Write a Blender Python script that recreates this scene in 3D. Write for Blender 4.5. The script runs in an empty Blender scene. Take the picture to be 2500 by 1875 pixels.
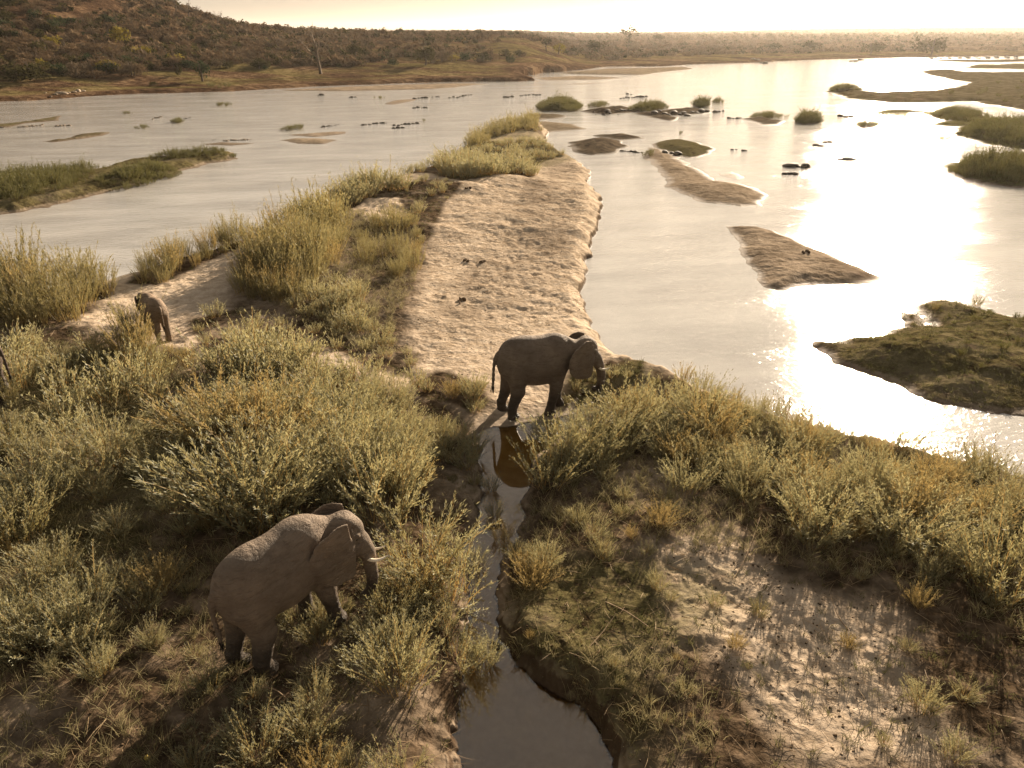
import bpy, math, random
import numpy as np
from mathutils import Vector, Matrix, Euler

random.seed(7); rng = np.random.default_rng(7)
R = math.radians
sc = bpy.context.scene
COL = sc.collection

# ------------------------------------------------------------------ camera
CAM_H = 11.0
PITCH = 24.26
FOC = 1671.4                      # focal length in pixels of a 2212 x 1659 picture
cam_d = bpy.data.cameras.new('camera'); cam = bpy.data.objects.new('camera', cam_d); COL.objects.link(cam)
cam_d.sensor_width = 36.0; cam_d.lens = 36.0 * FOC / 2212.0
cam_d.clip_start = 0.1; cam_d.clip_end = 30000
cam.location = (0, 0, CAM_H); cam.rotation_euler = (R(90 - PITCH), 0, 0)
sc.camera = cam

# ------------------------------------------------------------------ light
SUN_AZ, SUN_EL = 26.0, 17.0       # azimuth to the right of the view direction (+Y)
world = bpy.data.worlds.new('World'); sc.world = world; world.use_nodes = True
wn = world.node_tree; wn.nodes.clear()
sky = wn.nodes.new('ShaderNodeTexSky'); sky.sky_type = 'NISHITA'; sky.sun_disc = False
sky.sun_elevation = R(SUN_EL); sky.sun_rotation = R(SUN_AZ)
sky.air_density = 1.0; sky.dust_density = 1.3; sky.ozone_density = 1.0; sky.altitude = 300
tint = wn.nodes.new('ShaderNodeMix'); tint.data_type = 'RGBA'; tint.blend_type = 'MULTIPLY'
tint.inputs[0].default_value = 1.0
tint.inputs[7].default_value = (.85, .765, .66, 1)
bgn = wn.nodes.new('ShaderNodeBackground'); bgn.inputs[1].default_value = 0.13
wo = wn.nodes.new('ShaderNodeOutputWorld')
gam = wn.nodes.new('ShaderNodeGamma'); gam.inputs[1].default_value = 0.12   # evens out the brightness of the thin veil of cloud round the sun
wn.links.new(sky.outputs[0], gam.inputs[0]); wn.links.new(gam.outputs[0], tint.inputs[6])
_tc = wn.nodes.new('ShaderNodeTexCoord'); _mp = wn.nodes.new('ShaderNodeMapping'); _mp.inputs['Scale'].default_value = (2, 2, 22)
_nz = wn.nodes.new('ShaderNodeTexNoise'); _nz.inputs['Scale'].default_value = 1.6; _nz.inputs['Detail'].default_value = 5
_rr = wn.nodes.new('ShaderNodeMapRange'); _rr.inputs[1].default_value = .35; _rr.inputs[2].default_value = .7; _rr.inputs[3].default_value = 1.04; _rr.inputs[4].default_value = .93
_mul = wn.nodes.new('ShaderNodeMix'); _mul.data_type = 'RGBA'; _mul.blend_type = 'MULTIPLY'; _mul.inputs[0].default_value = 1
wn.links.new(_tc.outputs['Generated'], _mp.inputs[0]); wn.links.new(_mp.outputs[0], _nz.inputs[0]); wn.links.new(_nz.outputs[0], _rr.inputs[0]); wn.links.new(tint.outputs[2], _mul.inputs[6]); wn.links.new(_rr.outputs[0], _mul.inputs[7]); wn.links.new(_mul.outputs[2], bgn.inputs[0]); wn.links.new(bgn.outputs[0], wo.inputs[0])

sun_dir = Vector((math.sin(R(SUN_AZ)) * math.cos(R(SUN_EL)), math.cos(R(SUN_AZ)) * math.cos(R(SUN_EL)), math.sin(R(SUN_EL))))
sun_d = bpy.data.lights.new('sun', 'SUN'); sun_d.energy = 5.0; sun_d.angle = R(0.6); sun_d.color = (1.0, 0.82, 0.61)
sun = bpy.data.objects.new('sun', sun_d); COL.objects.link(sun)
sun.rotation_euler = (-sun_dir).to_track_quat('-Z', 'Y').to_euler(); sun.location = (40, 80, 60)

sc.view_settings.view_transform = 'Standard'; sc.view_settings.look = 'None'
sc.view_settings.exposure = 1.62; sc.view_settings.gamma = 1.0
sc.render.engine = 'CYCLES'
cy = sc.cycles
cy.use_denoising = True; cy.max_bounces = 6; cy.diffuse_bounces = 2; cy.glossy_bounces = 3
cy.transmission_bounces = 3; cy.transparent_max_bounces = 8; cy.volume_bounces = 0
cy.sample_clamp_indirect = 4.0; cy.caustics_reflective = False; cy.caustics_refractive = False
HAZE = 0.00008

# ------------------------------------------------------------------ projection helpers
CP, SP = math.cos(R(PITCH)), math.sin(R(PITCH))
def ray(px, py):
    px = np.asarray(px, float); py = np.asarray(py, float)
    u = (px - 1106) / FOC; v = (829.5 - py) / FOC
    return u, CP + v * SP, -SP + v * CP
def gp(px, py, z=0.0):            # picture point -> ground point at height z
    dx, dy, dz = ray(px, py)
    dz = np.minimum(dz, -1e-4)
    t = (z - CAM_H) / dz
    return np.stack([dx * t, dy * t], -1)
def proj(x, y, z):
    x = np.asarray(x, float); y = np.asarray(y, float); z = np.asarray(z, float) - CAM_H
    d = y * CP - z * SP; v = y * SP + z * CP
    return 1106 + FOC * x / d, 829.5 - FOC * v / d

# ------------------------------------------------------------------ noise
def _h(ix, iy, s):
    n = (ix.astype(np.int64) * 374761393 + iy.astype(np.int64) * 668265263 + s * 1442695041) & 0x7fffffff
    n = ((n ^ (n >> 13)) * 1274126177) & 0x7fffffff
    return ((n ^ (n >> 16)) & 0xffff) / 65535.0
def vnoise(x, y, s=0):
    ix = np.floor(x); iy = np.floor(y); fx = x - ix; fy = y - iy
    fx = fx * fx * (3 - 2 * fx); fy = fy * fy * (3 - 2 * fy)
    a = _h(ix, iy, s); b = _h(ix + 1, iy, s); c = _h(ix, iy + 1, s); d = _h(ix + 1, iy + 1, s)
    return (a + (b - a) * fx) * (1 - fy) + (c + (d - c) * fx) * fy
def fbm(x, y, o=4, s=0):
    t = 0; a = .5
    for k in range(o):
        t = t + a * (vnoise(x, y, s + k * 17) - .5) * 2
        x, y = (x * 1.62 + y * 1.18) + 5.1, (y * 1.62 - x * 1.18) + 1.7; a *= .5
    return t
def sm(t): t = np.clip(t, 0, 1); return t * t * (3 - 2 * t)
def psd(P, X, Y):                 # signed distance to polygon, positive inside
    d2 = np.full(X.shape, 1e18); ins = np.zeros(X.shape, bool)
    n = len(P)
    for i in range(n):
        ax, ay = P[i]; bx, by = P[(i + 1) % n]
        ex, ey = bx - ax, by - ay; L = ex * ex + ey * ey + 1e-12
        wx = X - ax; wy = Y - ay
        t = np.clip((wx * ex + wy * ey) / L, 0, 1)
        d2 = np.minimum(d2, (wx - t * ex) ** 2 + (wy - t * ey) ** 2)
        if ay != by:
            c = (ay > Y) != (by > Y)
            ins ^= c & (X < ax + (Y - ay) * ex / (by - ay))
    d = np.sqrt(d2)
    return np.where(ins, d, -d)
def pts(s): return [tuple(float(q) for q in p.split(',')) for p in s.split()]
def gpoly(s, extra=()):
    P = pts(s); G = gp([p[0] for p in P], [p[1] for p in P])
    return [tuple(g) for g in G] + list(extra)

# ------------------------------------------------------------------ land outlines (picture points on the water level, put on the ground)
MAIN = gpoly('-700,690 -300,665 0,655 150,642 240,628 320,600 450,560 560,520 640,480 720,450 800,420 860,405 920,378 985,350 1000,325 1050,298 1120,274 1160,266 1185,285 1175,305 1200,325 1240,345 1275,370 1270,400 1297,430 1300,460 1285,500 1277,550 1266,600 1262,650 1268,690 1292,740 1335,775 1390,800 1450,815 1520,850 1620,885 1700,912 1800,938 1900,955 2000,985 2100,1012 2212,1045 2700,1150 3400,1300',
             extra=[(60, 4), (60, -40), (-60, -40), (-60, 20)])
POOL = gpoly('1035,938 1065,924 1110,918 1180,908 1250,892 1340,868 1390,872 1385,900 1290,908 1215,938 1160,985 1140,1050 1120,1130 1095,1180 1088,1260 1082,1330 1062,1385 1080,1425 1150,1455 1230,1512 1290,1565 1318,1620 1330,1720 985,1720 990,1600 1000,1500 1000,1400 1000,1300 1005,1200 1025,1140 1040,1080 1040,1000')
BANK = gpoly('-2600,420 -900,290 -300,238 0,219 61,217 184,209 307,202 498,198 580,192 700,186 860,180 952,177.5 1100,176 1157,174 1118,165 1180,157 1260,150 1310,143.5 1430,143.5 1494,138.5 1630,135 1754,129 1965,124 2211,121 2700,119 4000,116',
             extra=[(9000, 3000), (9000, 12000), (-9000, 12000), (-9000, 200)])
ISL = [  # name, label, outline, top height, edge width, roughness of outline, grass 0..1, rock 0..1
 ('reed_island', 'long island with sandy scarp and green reeds in the left channel', '-400,345 0,395 100,385 200,372 260,352 330,345 400,335 500,330 514,342 430,360 370,380 280,405 180,430 50,457 0,464 -400,500', .55, 1.2, .5, .6, 0),
 ('rock_island', 'rounded brown rock shelf right of the tip of the sandspit', '1222,308 1260,300 1330,303 1362,315 1335,330 1275,338 1235,328', .45, 2.0, .5, .15, .9),
 ('rock_island', 'slender low rock bar just above the rounded shelf', '1280,293 1350,289 1408,300 1340,304', .3, 1.6, .4, .1, .9),
 ('mud_island', 'flat brown mudflat behind the reeds at the tip of the sandspit', '1130,262 1180,262 1240,268 1265,280 1180,288 1130,285', .3, 2, .5, .2, .2),
 ('mud_island', 'narrow mud bar with rocks above the mudflat', '1128,246 1170,246 1219,250 1205,256 1130,262', .3, 1.5, .5, .3, .6),
 ('sandbar', 'winding S-shaped sandbar in the middle of the bright water', '1386,335 1400,318 1440,324 1470,345 1510,372 1545,390 1600,396 1642,408 1657,430 1650,446 1600,447 1530,438 1475,422 1438,405 1440,385 1412,355', .28, 1.6, .4, .05, 0),
 ('grassy_island', 'dark green lobe of land above the winding sandbar', '1408,312 1440,303 1490,304 1540,318 1542,331 1490,345 1440,330 1415,322', .4, 1.6, .5, .8, .2),
 ('sandbar', 'tiny oval sandbar between the winding one and the triangular one', '1550,375 1580,370 1614,384 1595,388 1565,384', .1, 1.5, .3, 0, 0),
 ('sandbar', 'triangular brown sandbar pointing right into the glare', '1565,489 1610,490 1655,492 1752,535 1842,570 1905,600 1870,613 1760,619 1683,628 1652,620 1640,592 1608,552 1585,510', .28, .8, .35, 0, 0),
 ('grassy_island', 'large mossy island with bare soil patch at the right edge', '1790,748 1798,731 1850,718 1900,710 1940,705 1944,678 1985,678 2002,705 1985,662 2060,655 2130,668 2220,687 2700,730 2900,950 2400,920 2212,897 2130,893 2050,880 1960,853 1900,823 1850,803 1815,775', .65, 2.4, .8, .55, 0),
 ('grassy_island', 'island of tall dark reeds at the right edge, nearest of its row', '2035,358 2080,346 2212,348 2600,350 2600,415 2212,408 2130,398 2060,380', .3, 1.5, .6, 1, 0),
 ('grassy_island', 'wide bushy green island at the right edge above the nearest reeds', '1985,243 2040,238 2100,238 2160,258 2212,268 2600,280 2600,350 2212,327 2120,312 2060,292 2070,275 2000,270 2040,262', .35, 2, .6, 1, 0),
 ('grassy_island', 'broad flat brown island reaching from right edge under the glare', '1781,199 1800,194 1858,194 1880,202 1950,199 2006,197 2060,190 2091,178 2040,170 1986,156 2020,151 2060,152 2100,158 2211,157 2600,170 2600,275 2211,238 2095,220 2000,222 1938,224 1835,213', .5, 3, 1.0, .55, .25),
 ('grassy_island', 'thin strip island in the upper right corner of the river', '2083,148 2100,140 2150,141 2211,138 2600,138 2600,152 2211,150', .4, 3, 1.0, .7, .2),
 ('grassy_island', 'low sliver of land at the far right end of the river', '1995,132 2050,130 2120,131 2211,128 2600,127 2600,131 2211,133 2120,135', .4, 4, 1.0, .5, .5),
 ('sandbar', 'long red-brown sandbar along the far left bank', '560,198 600,196 751,197 945,192.5 1056,181.5 960,180.6 860,184 700,190', .25, 2, .4, 0, 0),
 ('sandbar', 'lower of two brown bars where the far channel leaves the bank', '1150,168.5 1240,164.5 1350,168 1300,173 1180,174', .25, 3, .4, 0, 0),
 ('sandbar', 'upper brown bar with a cut edge where the far channel leaves the bank', '1205,159 1300,151 1480,146.5 1502,149 1440,155 1390,162 1290,161', .5, 2, .4, .1, 0),
 ('sandbar', 'very thin sandbar below the two brown bars', '1190,183 1250,180.5 1322,178 1262,182.5', .12, 2, .3, 0, 0),
 ('sandbar', 'small reddish sandbar beside dark rocks in the upper middle', '832,225 850,217 900,214 890,219 850,226', .15, 1.5, .3, 0, 0),
 ('sandbar', 'brown double bar in the left channel, upper blade', '612,292 690,286 748,284 740,290 680,296', .15, 1, .3, 0, 0),
 ('sandbar', 'brown double bar in the left channel, lower blade', '604,303 640,298 700,300 723,303 700,311 640,311', .18, 1, .3, .1, 0),
 ('mud_island', 'mossy low ridge in the left channel', '85,306 150,299 170,291 239,285 225,293 170,301 110,308', .3, 1, .3, .5, .3),
 ('mud_island', 'low grassy strip at the left edge of the channel', '-200,268 0,268 40,264 60,262 130,250 128,260 60,266 20,275 -200,285', .3, 1.5, .3, .7, .3),
 ('mud_island', 'thin wet bar below the rock heap in the left channel', '430,312 480,307 548,310 500,314', .1, .8, .3, 0, .3),
 ('rock_island', 'dark rock flat between the reed clumps in mid river', '1250,240 1290,235 1340,230 1372,234 1375,243 1330,248 1290,247', .4, 2, .6, .1, 1),
 ('rock_island', 'dark rock shelf with rounded boulders right of mid river', '1370,245 1420,240 1480,234 1520,238 1545,243 1480,250 1400,251', .4, 2, .6, .1, 1),
 ('rock_island', 'wedge of brown rock under the dark rock shelf', '1400,252 1440,250 1467,254 1455,264 1425,258', .35, 1.2, .4, .1, .8),
 ('rock_island', 'flat rock under a grass clump in the bright water', '1605,257 1640,253 1696,262 1694,270 1640,270', .25, 1.5, .5, .2, .8),
 ('mud_island', 'long rocky bar joining the glare to the broad flat island', '1860,243 1930,236 2000,238 2010,243 1930,246', .25, 2, .5, .4, .5),
]
ISLG = [gpoly(i[2]) for i in ISL]

# control points for the height of the main land: picture x, y, height, edge width
CTL = np.array([(545,1450,.62,1.5),(500,1420,.62,1.5),(700,1330,.92,1.5),(660,1320,.9,1.5),(1150,870,.10,1.6),(1250,880,.06,1.2),(1080,925,.06,1.5),(1100,600,.40,1.2),(1230,600,.42,.7),(1250,700,.40,.8),(960,430,1.25,1.2),(1050,470,.8,1.2),(600,600,.95,1.6),(300,720,.8,1.5),
 (700,900,.7,1.2),(100,1000,.85,1.5),(550,1280,.75,1.5),(300,1550,.85,1.5),(900,1500,.65,.8),(1130,1410,.45,.6),(1250,1540,.65,.6),(1105,1180,.2,.8),(1010,1200,.25,.8),(1095,1300,.32,.7),(1000,1350,.35,.6),(1500,1500,.95,.8),(1300,1250,.55,.8),(1500,1200,.65,1.5),
 (1900,1200,.8,1.5),(2100,1500,.95,1.5),(1500,950,.45,1.2),(1900,1010,.5,1),(1375,815,.65,.7),(1290,800,.3,.6),(1100,320,.8,1.5),(1230,365,.35,1),(960,850,.5,1.2),(1000,1000,.4,.6),(1180,1030,.4,.6)])
CG = gp(CTL[:, 0], CTL[:, 1])
def ctl(X, Y):
    num = 0; den = 1e-9; nw = 0
    for (gx, gy), (_, _, h, w) in zip(CG, CTL):
        k = 1.0 / ((X - gx) ** 2 + (Y - gy) ** 2 + .6) ** 1.5
        num = num + k * h; nw = nw + k * w; den = den + k
    return num / den, nw / den
SIL = np.array(pts('-900,-420 -400,-280 -200,-190 0,-110 150,-55 250,-20 330,10 400,30 450,46 500,58 560,68 640,77 760,79 2600,79'))
_dx, _dy, _dz = ray(SIL[:, 0], SIL[:, 1]); SIL_AZ = np.arctan2(_dx, _dy); SIL_T = _dz / np.hypot(_dx, _dy)
BBX = [(min(p[0] for p in g), max(p[0] for p in g), min(p[1] for p in g), max(p[1] for p in g)) for g in ISLG]

def terrain(X, Y, full=False):
    X = np.asarray(X, float); Y = np.asarray(Y, float); shp = X.shape; X = X.ravel(); Y = Y.ravel()
    r = np.hypot(X, Y); az = np.arctan2(X, Y)
    H = np.full(X.shape, -.5); ID = np.full(X.shape, -1); G = np.zeros(X.shape); RK = np.zeros(X.shape)
    # main land
    m = (Y < 120) & (np.abs(X) < 130)
    if m.any():
        x = X[m]; y = Y[m]
        s = psd(MAIN, x, y)
        n1 = fbm(x / 1.3, y / 1.3, 3, 3)
        s = s + n1 * .35 * np.clip(y / 25, .3, 1.2)
        sp = psd(POOL, x, y) + fbm(x / .9, y / .9, 5, 9) * .34 + np.abs(fbm(x / .35, y / .35, 3, 12)) * .12
        h0, w0 = ctl(x, y)
        e = np.minimum(s, -sp)
        hump = fbm(x / 3.5, y / 3.5, 3, 21) * .24 + fbm(x / 1.1, y / 1.1, 4, 31) * .11 + np.abs(fbm(x / 6, y / 2.5, 3, 37)) * .22 * sm((y - 14) / 14)
        pit = np.clip(fbm(x / .34, y / .42, 3, 41), -1, .12) * (.03 + .10 * sm(fbm(x / 4, y / 4, 3, 43) * 1.6 + .5)) + np.clip(fbm(x / .17, y / .17, 2, 45), -1, .2) * .02
        prof = sm(e / w0)
        land = np.where(e > 0, (h0 + hump * np.clip(h0 * 1.6, 0, 1)) * (.35 * np.clip(e / .15, 0, 1) * np.minimum(1, h0 * 2.5) + (1 - .35 * np.minimum(1, h0 * 2.5)) * prof) + pit * np.clip(e / .4, 0, 1) + .012, 0)
        wat = np.where(-e < 0, 0, -np.minimum(np.where(s > .5, .16, .5), .30 * np.sqrt(np.clip(-e, 0, 9))) - .012)
        wat = wat + np.where(s > .5, fbm(x / 1.2, y / 1.2, 3, 61) * .035, 0)
        h = np.where(e > 0, land, wat)
        H[m] = np.maximum(H[m], h); ID[m] = np.where(s > -.6, 0, ID[m])
    # islands
    for k, (isl, g, bb) in enumerate(zip(ISL, ISLG, BBX)):
        mar = 3 + bb[2] * .02
        m = (X > bb[0] - mar) & (X < bb[1] + mar) & (Y > bb[2] - mar) & (Y < bb[3] + mar)
        if not m.any(): continue
        x = X[m]; y = Y[m]; sc_ = 1 + (bb[2] / 60)
        s = psd(g, x, y) + fbm(x / (1.1 * sc_), y / (1.1 * sc_), 5, 70 + k) * isl[5] * .85 * sc_ + fbm(x / 5, y / 3, 3, 75 + k) * isl[5] * .7
        rk = isl[7]
        b = fbm(x / (1.6 * sc_), y / (1.6 * sc_), 4, 90 + k)
        top = isl[3] * (1 + b * (.45 + .6 * rk))
        if not rk: top = top + np.clip(fbm(x / .5, y / .35, 3, 130 + k), -1, .2) * .07
        land = top * (.12 * np.clip(s / .5, 0, 1) + .88 * sm(s / (isl[4] * 1.5))) + .008
        wat = -.012 - np.minimum(.5, .12 * np.clip(-s, 0, 9))
        h = np.where(s > 0, land, wat)
        up = h > H[m]
        t = H[m]; t[up] = h[up]; H[m] = t
        ok = up & (s > -1.0 - sc_ * .3)
        t = ID[m]; t[ok] = k + 2; ID[m] = t
        t = G[m]; t[ok] = isl[6] * sm(s[ok] / .8); G[m] = t
        t = RK[m]; t[ok] = rk; RK[m] = t
    # far bank, plain, hill
    m = (Y > 60) | (r > 100)
    if m.any():
        x = X[m]; y = Y[m]; rr = r[m]; a = az[m]
        s = psd(BANK, x, y) + fbm(x / 9, y / 9, 3, 200) * 2.0
        b = fbm(x / 30, y / 30, 4, 210); b2 = fbm(x / 7, y / 7, 3, 215)
        h = np.where(s > 0, .6 * sm(s / 2.5) + 1.2 * sm((s - 8) / 30) + (b * .5 + b2 * .22) * sm(s / 15), -.012 - np.minimum(.5, np.clip(-s, 0, 9) * .1))
        h = h + np.where(s > 0, 3.0 * sm((s - 60) / 250) + (6 + b * 2) * sm((rr - 600) / 900), 0)
        h = h + np.where(s > 0, sm((rr - 1500) / 1800) * (9 + 14 * sm((a - .1) / .35) - 8 * sm((a + .1) / -.2)), 0)
        tt = np.interp(a, SIL_AZ, SIL_T)
        R0, R1 = 185.0, 390.0
        ht = CAM_H + R1 * tt
        hill = sm((rr - R0) / (R1 - R0)) ** 1.15 * np.maximum(ht - 2, 0) * (1 - .5 * sm((rr - R1) / 500))
        hill = hill + (fbm(x / 25, y / 25, 4, 230) * 2.2) * sm(hill / 6)
        h = h + np.where((s > 0), hill * sm((a - .10) / -.1), 0)
        up = (s > -12) & (h > H[m])
        t = H[m]; t[up] = h[up]; H[m] = t
        t = ID[m]; t[up] = np.where(hill[up] * (a[up] < 0) > 2.0, 1000, 1); ID[m] = t
        gr = sm((fbm(x / 14, y / 5, 3, 240) + .25) * 2.2) * sm((s - 3) / 6) * .45 * sm((90 - s) / 30)
        t = G[m]; t[up] = gr[up]; G[m] = t
    if full: return H.reshape(shp), ID.reshape(shp), G.reshape(shp), RK.reshape(shp)
    return H.reshape(shp)
def gz(px, py):                   # picture point -> point on the terrain
    z = np.zeros(np.shape(px))
    for _ in range(6):
        g = gp(px, py, z); z = np.maximum(terrain(g[..., 0], g[..., 1]), 0) * .7 + z * .3 if _ < 3 else np.maximum(terrain(g[..., 0], g[..., 1]), 0)
    return g[..., 0], g[..., 1], z
def g1(px, py):
    x, y, z = gz(np.array([px]), np.array([py])); return float(x[0]), float(y[0]), float(z[0])

# ------------------------------------------------------------------ node helpers
class NT:
    def __init__(s, name):
        s.m = bpy.data.materials.new(name); s.m.use_nodes = True; s.t = s.m.node_tree; s.t.nodes.clear()
    def n(s, typ, **kw):
        nd = s.t.nodes.new('ShaderNode' + typ)
        for k, v in kw.items():
            if k[0] == 'i' and k[1:].isdigit(): s.set(nd.inputs[int(k[1:])], v)
            elif k.startswith('in_'): s.set(nd.inputs[k[3:].replace('_', ' ')], v)
            else: setattr(nd, k, v)
        return nd
    def set(s, sock, v):
        if isinstance(v, bpy.types.NodeSocket): s.t.links.new(v, sock)
        else: sock.default_value = v
    def coord(s, scale=(1, 1, 1), kind='Object', rot=(0, 0, 0)):
        tc = s.n('TexCoord'); mp = s.n('Mapping'); s.t.links.new(tc.outputs[kind], mp.inputs[0])
        mp.inputs['Scale'].default_value = scale; mp.inputs['Rotation'].default_value = rot
        return mp.outputs[0]
    def noise(s, vec, scale, detail=4, rough=.55, dist=0):
        return s.n('TexNoise', in_Vector=vec, in_Scale=scale, in_Detail=detail, in_Roughness=rough, in_Distortion=dist).outputs[0]
    def ramp(s, fac, *st):
        r = s.n('ValToRGB', i0=fac); e = r.color_ramp.elements
        while len(e) < len(st): e.new(.5)
        for el, (p, c) in zip(e, st): el.position = p; el.color = c if len(c) == 4 else (*c, 1)
        return r.outputs[0]
    def mix(s, f, a, b, mode='MIX'):
        m = s.n('Mix', data_type='RGBA', blend_type=mode)
        s.set(m.inputs[0], f); s.set(m.inputs[6], a); s.set(m.inputs[7], b); return m.outputs[2]
    def math(s, op, a, b=0.0, c=False):
        m = s.n('Math', operation=op, use_clamp=c); s.set(m.inputs[0], a); s.set(m.inputs[1], b); return m.outputs[0]
    def mr(s, v, a, b, c=0.0, d=1.0):
        return s.n('MapRange', i0=v, i1=a, i2=b, i3=c, i4=d).outputs[0]
    def bump(s, h, strength, dist, nrm=None):
        b = s.n('Bump', in_Height=h, in_Strength=strength, in_Distance=dist)
        if nrm: s.t.links.new(nrm, b.inputs['Normal'])
        return b.outputs[0]
    def out(s, sh): o = s.n('OutputMaterial'); s.t.links.new(sh, o.inputs[0]); return s.m

def mat_ground():
    M = NT('sand_and_soil'); V = M.coord()
    dark = M.n('Attribute', attribute_name='soil').outputs[2]
    gra = M.n('Attribute', attribute_name='green').outputs[2]
    rk = M.n('Attribute', attribute_name='rock').outputs[2]
    pos = M.n('NewGeometry').outputs[0]; z = M.n('SeparateXYZ', i0=pos).outputs[2]
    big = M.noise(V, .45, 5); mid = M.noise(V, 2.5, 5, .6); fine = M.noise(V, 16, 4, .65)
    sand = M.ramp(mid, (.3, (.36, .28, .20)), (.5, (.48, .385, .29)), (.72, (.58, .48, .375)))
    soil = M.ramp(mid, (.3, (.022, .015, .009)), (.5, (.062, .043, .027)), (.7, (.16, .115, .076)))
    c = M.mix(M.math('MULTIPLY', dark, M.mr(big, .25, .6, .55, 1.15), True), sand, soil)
    c = M.mix(M.mr(fine, .5, .8, 0, .6), c, (.12, .08, .05, 1))
    green = M.ramp(fine, (.3, (.045, .042, .016)), (.55, (.115, .105, .042)), (.75, (.23, .19, .09)))
    gm = M.math('MULTIPLY', gra, M.mr(mid, .33, .5), True)
    c = M.mix(gm, c, green)
    rc = M.ramp(M.noise(V, .8, 6, .7), (.35, (.03, .024, .018)), (.6, (.11, .085, .06)))
    c = M.mix(rk, c, rc)
    c = M.mix(M.mr(z, -.02, -.05, 0, .85), c, M.ramp(mid, (.35, (.66, .44, .13)), (.6, (.80, .58, .24))))
    under = M.mr(z, -.03, 0, 0, 1)
    wet = M.mr(M.math('ADD', z, M.math('MULTIPLY', mid, .08)), .06, .14, 1, 0)
    c = M.mix(M.math('MULTIPLY', M.math('MULTIPLY', wet, under), .55), c, (.075, .048, .026, 1))
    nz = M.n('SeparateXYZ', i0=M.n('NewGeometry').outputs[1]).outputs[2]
    c = M.mix(M.mr(nz, .80, .55, 0, .8), c, (.05, .032, .02, 1))  # steep banks darker: damp earth, and the scarp's shade put into the colour
    foot = M.n('TexVoronoi', in_Vector=V, in_Scale=3.4, feature='SMOOTH_F1').outputs[0]
    foot2 = M.n('TexVoronoi', in_Vector=V, in_Scale=8.0, feature='SMOOTH_F1').outputs[0]
    fm = M.mr(M.noise(V, .7, 3), .38, .62, .1, 1.0)
    h = M.math('ADD', M.math('MULTIPLY', M.math('MULTIPLY', foot, fm), .55), M.math('ADD', M.math('MULTIPLY', foot2, .22), M.math('ADD', M.math('MULTIPLY', mid, .7), M.math('MULTIPLY', fine, .16))))
    b = M.bump(h, M.math('SUBTRACT', .9, M.math('MULTIPLY', wet, .5)), .11)
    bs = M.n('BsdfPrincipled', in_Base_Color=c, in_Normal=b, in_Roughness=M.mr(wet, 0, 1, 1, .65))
    M.set(bs.inputs['Specular IOR Level'], M.math('MULTIPLY', wet, .08))
    return M.out(bs.outputs[0])

def mat_hill():
    M = NT('dry_hillside'); V = M.coord()
    a = M.noise(V, .06, 6, .65); b = M.noise(V, .5, 5, .7)
    c = M.ramp(M.math('ADD', M.math('MULTIPLY', a, .5), M.math('MULTIPLY', b, .5)), (.38, (.035, .02, .012)), (.5, (.085, .05, .03)), (.64, (.24, .16, .095)))
    gra = M.n('Attribute', attribute_name='green').outputs[2]
    c = M.mix(gra, c, M.ramp(b, (.35, (.10, .085, .03)), (.6, (.21, .19, .07))))
    bs = M.n('BsdfPrincipled', in_Base_Color=c, in_Normal=M.bump(b, 1, 1.2), in_Roughness=1.0)
    bs.inputs['Specular IOR Level'].default_value = 0
    return M.out(bs.outputs[0])

def mat_water(name, murk, murk_col, rough, w_small, w_big, ior=1.45, tint_c=(.98, .80, .46, 1), flow=0.0):
    M = NT(name); V = M.coord(rot=(0, 0, R(flow)))
    def ns(sx, sy, d=3):
        mp = M.n('Mapping', i0=V); mp.inputs['Scale'].default_value = (sx, sy, 1)
        return M.noise(mp.outputs[0], 1, d, .6)
    a = ns(1.8, 4.5, 4); b = ns(.25, .7, 4); c = ns(9, 14, 3)
    patch = M.mr(ns(.05, .14, 4), .32, .68, .45, 1.0)
    h = M.math('ADD', M.math('MULTIPLY', a, w_small), M.math('ADD', M.math('MULTIPLY', b, w_big), M.math('MULTIPLY', c, w_small * .18)))
    nb = M.bump(M.math('MULTIPLY', h, patch), 1.0, 1.0)
    fr = M.n('Fresnel', in_IOR=ior, in_Normal=nb).outputs[0]
    gl = M.n('BsdfAnisotropic' if False else 'BsdfGlossy', in_Roughness=M.mr(patch, .35, 1, rough * .8, rough * 1.1), in_Normal=nb); gl.inputs[0].default_value = (1, 1, 1, 1)
    tr = M.n('BsdfTransparent', i0=tint_c)
    df = M.n('BsdfDiffuse', i0=M.mix(M.mr(ns(.11, .3, 5), .35, .65), tuple(q * .78 for q in murk_col[:3]) + (1,), tuple(min(1, q * 1.12) for q in murk_col[:3]) + (1,)))
    un = M.n('MixShader', i0=murk); M.t.links.new(tr.outputs[0], un.inputs[1]); M.t.links.new(df.outputs[0], un.inputs[2])
    ms = M.n('MixShader', i0=fr); M.t.links.new(un.outputs[0], ms.inputs[1]); M.t.links.new(gl.outputs[0], ms.inputs[2])
    return M.out(ms.outputs[0])

def mat_leaf(name, c1, c2, trans=.45, tcol=None, rough=.5, spec=.3):
    M = NT(name)
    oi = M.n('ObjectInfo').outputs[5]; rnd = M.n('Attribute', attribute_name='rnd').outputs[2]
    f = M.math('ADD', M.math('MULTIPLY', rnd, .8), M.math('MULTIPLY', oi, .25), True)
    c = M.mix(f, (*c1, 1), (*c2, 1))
    bs = M.n('BsdfPrincipled', in_Base_Color=c, in_Roughness=rough); bs.inputs['Specular IOR Level'].default_value = spec
    tc = c if tcol is None else M.mix(.5, c, (*tcol, 1))
    tl = M.n('BsdfTranslucent', i0=tc)
    ms = M.n('MixShader', i0=trans); M.t.links.new(bs.outputs[0], ms.inputs[1]); M.t.links.new(tl.outputs[0], ms.inputs[2])
    return M.out(ms.outputs[0])

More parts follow.
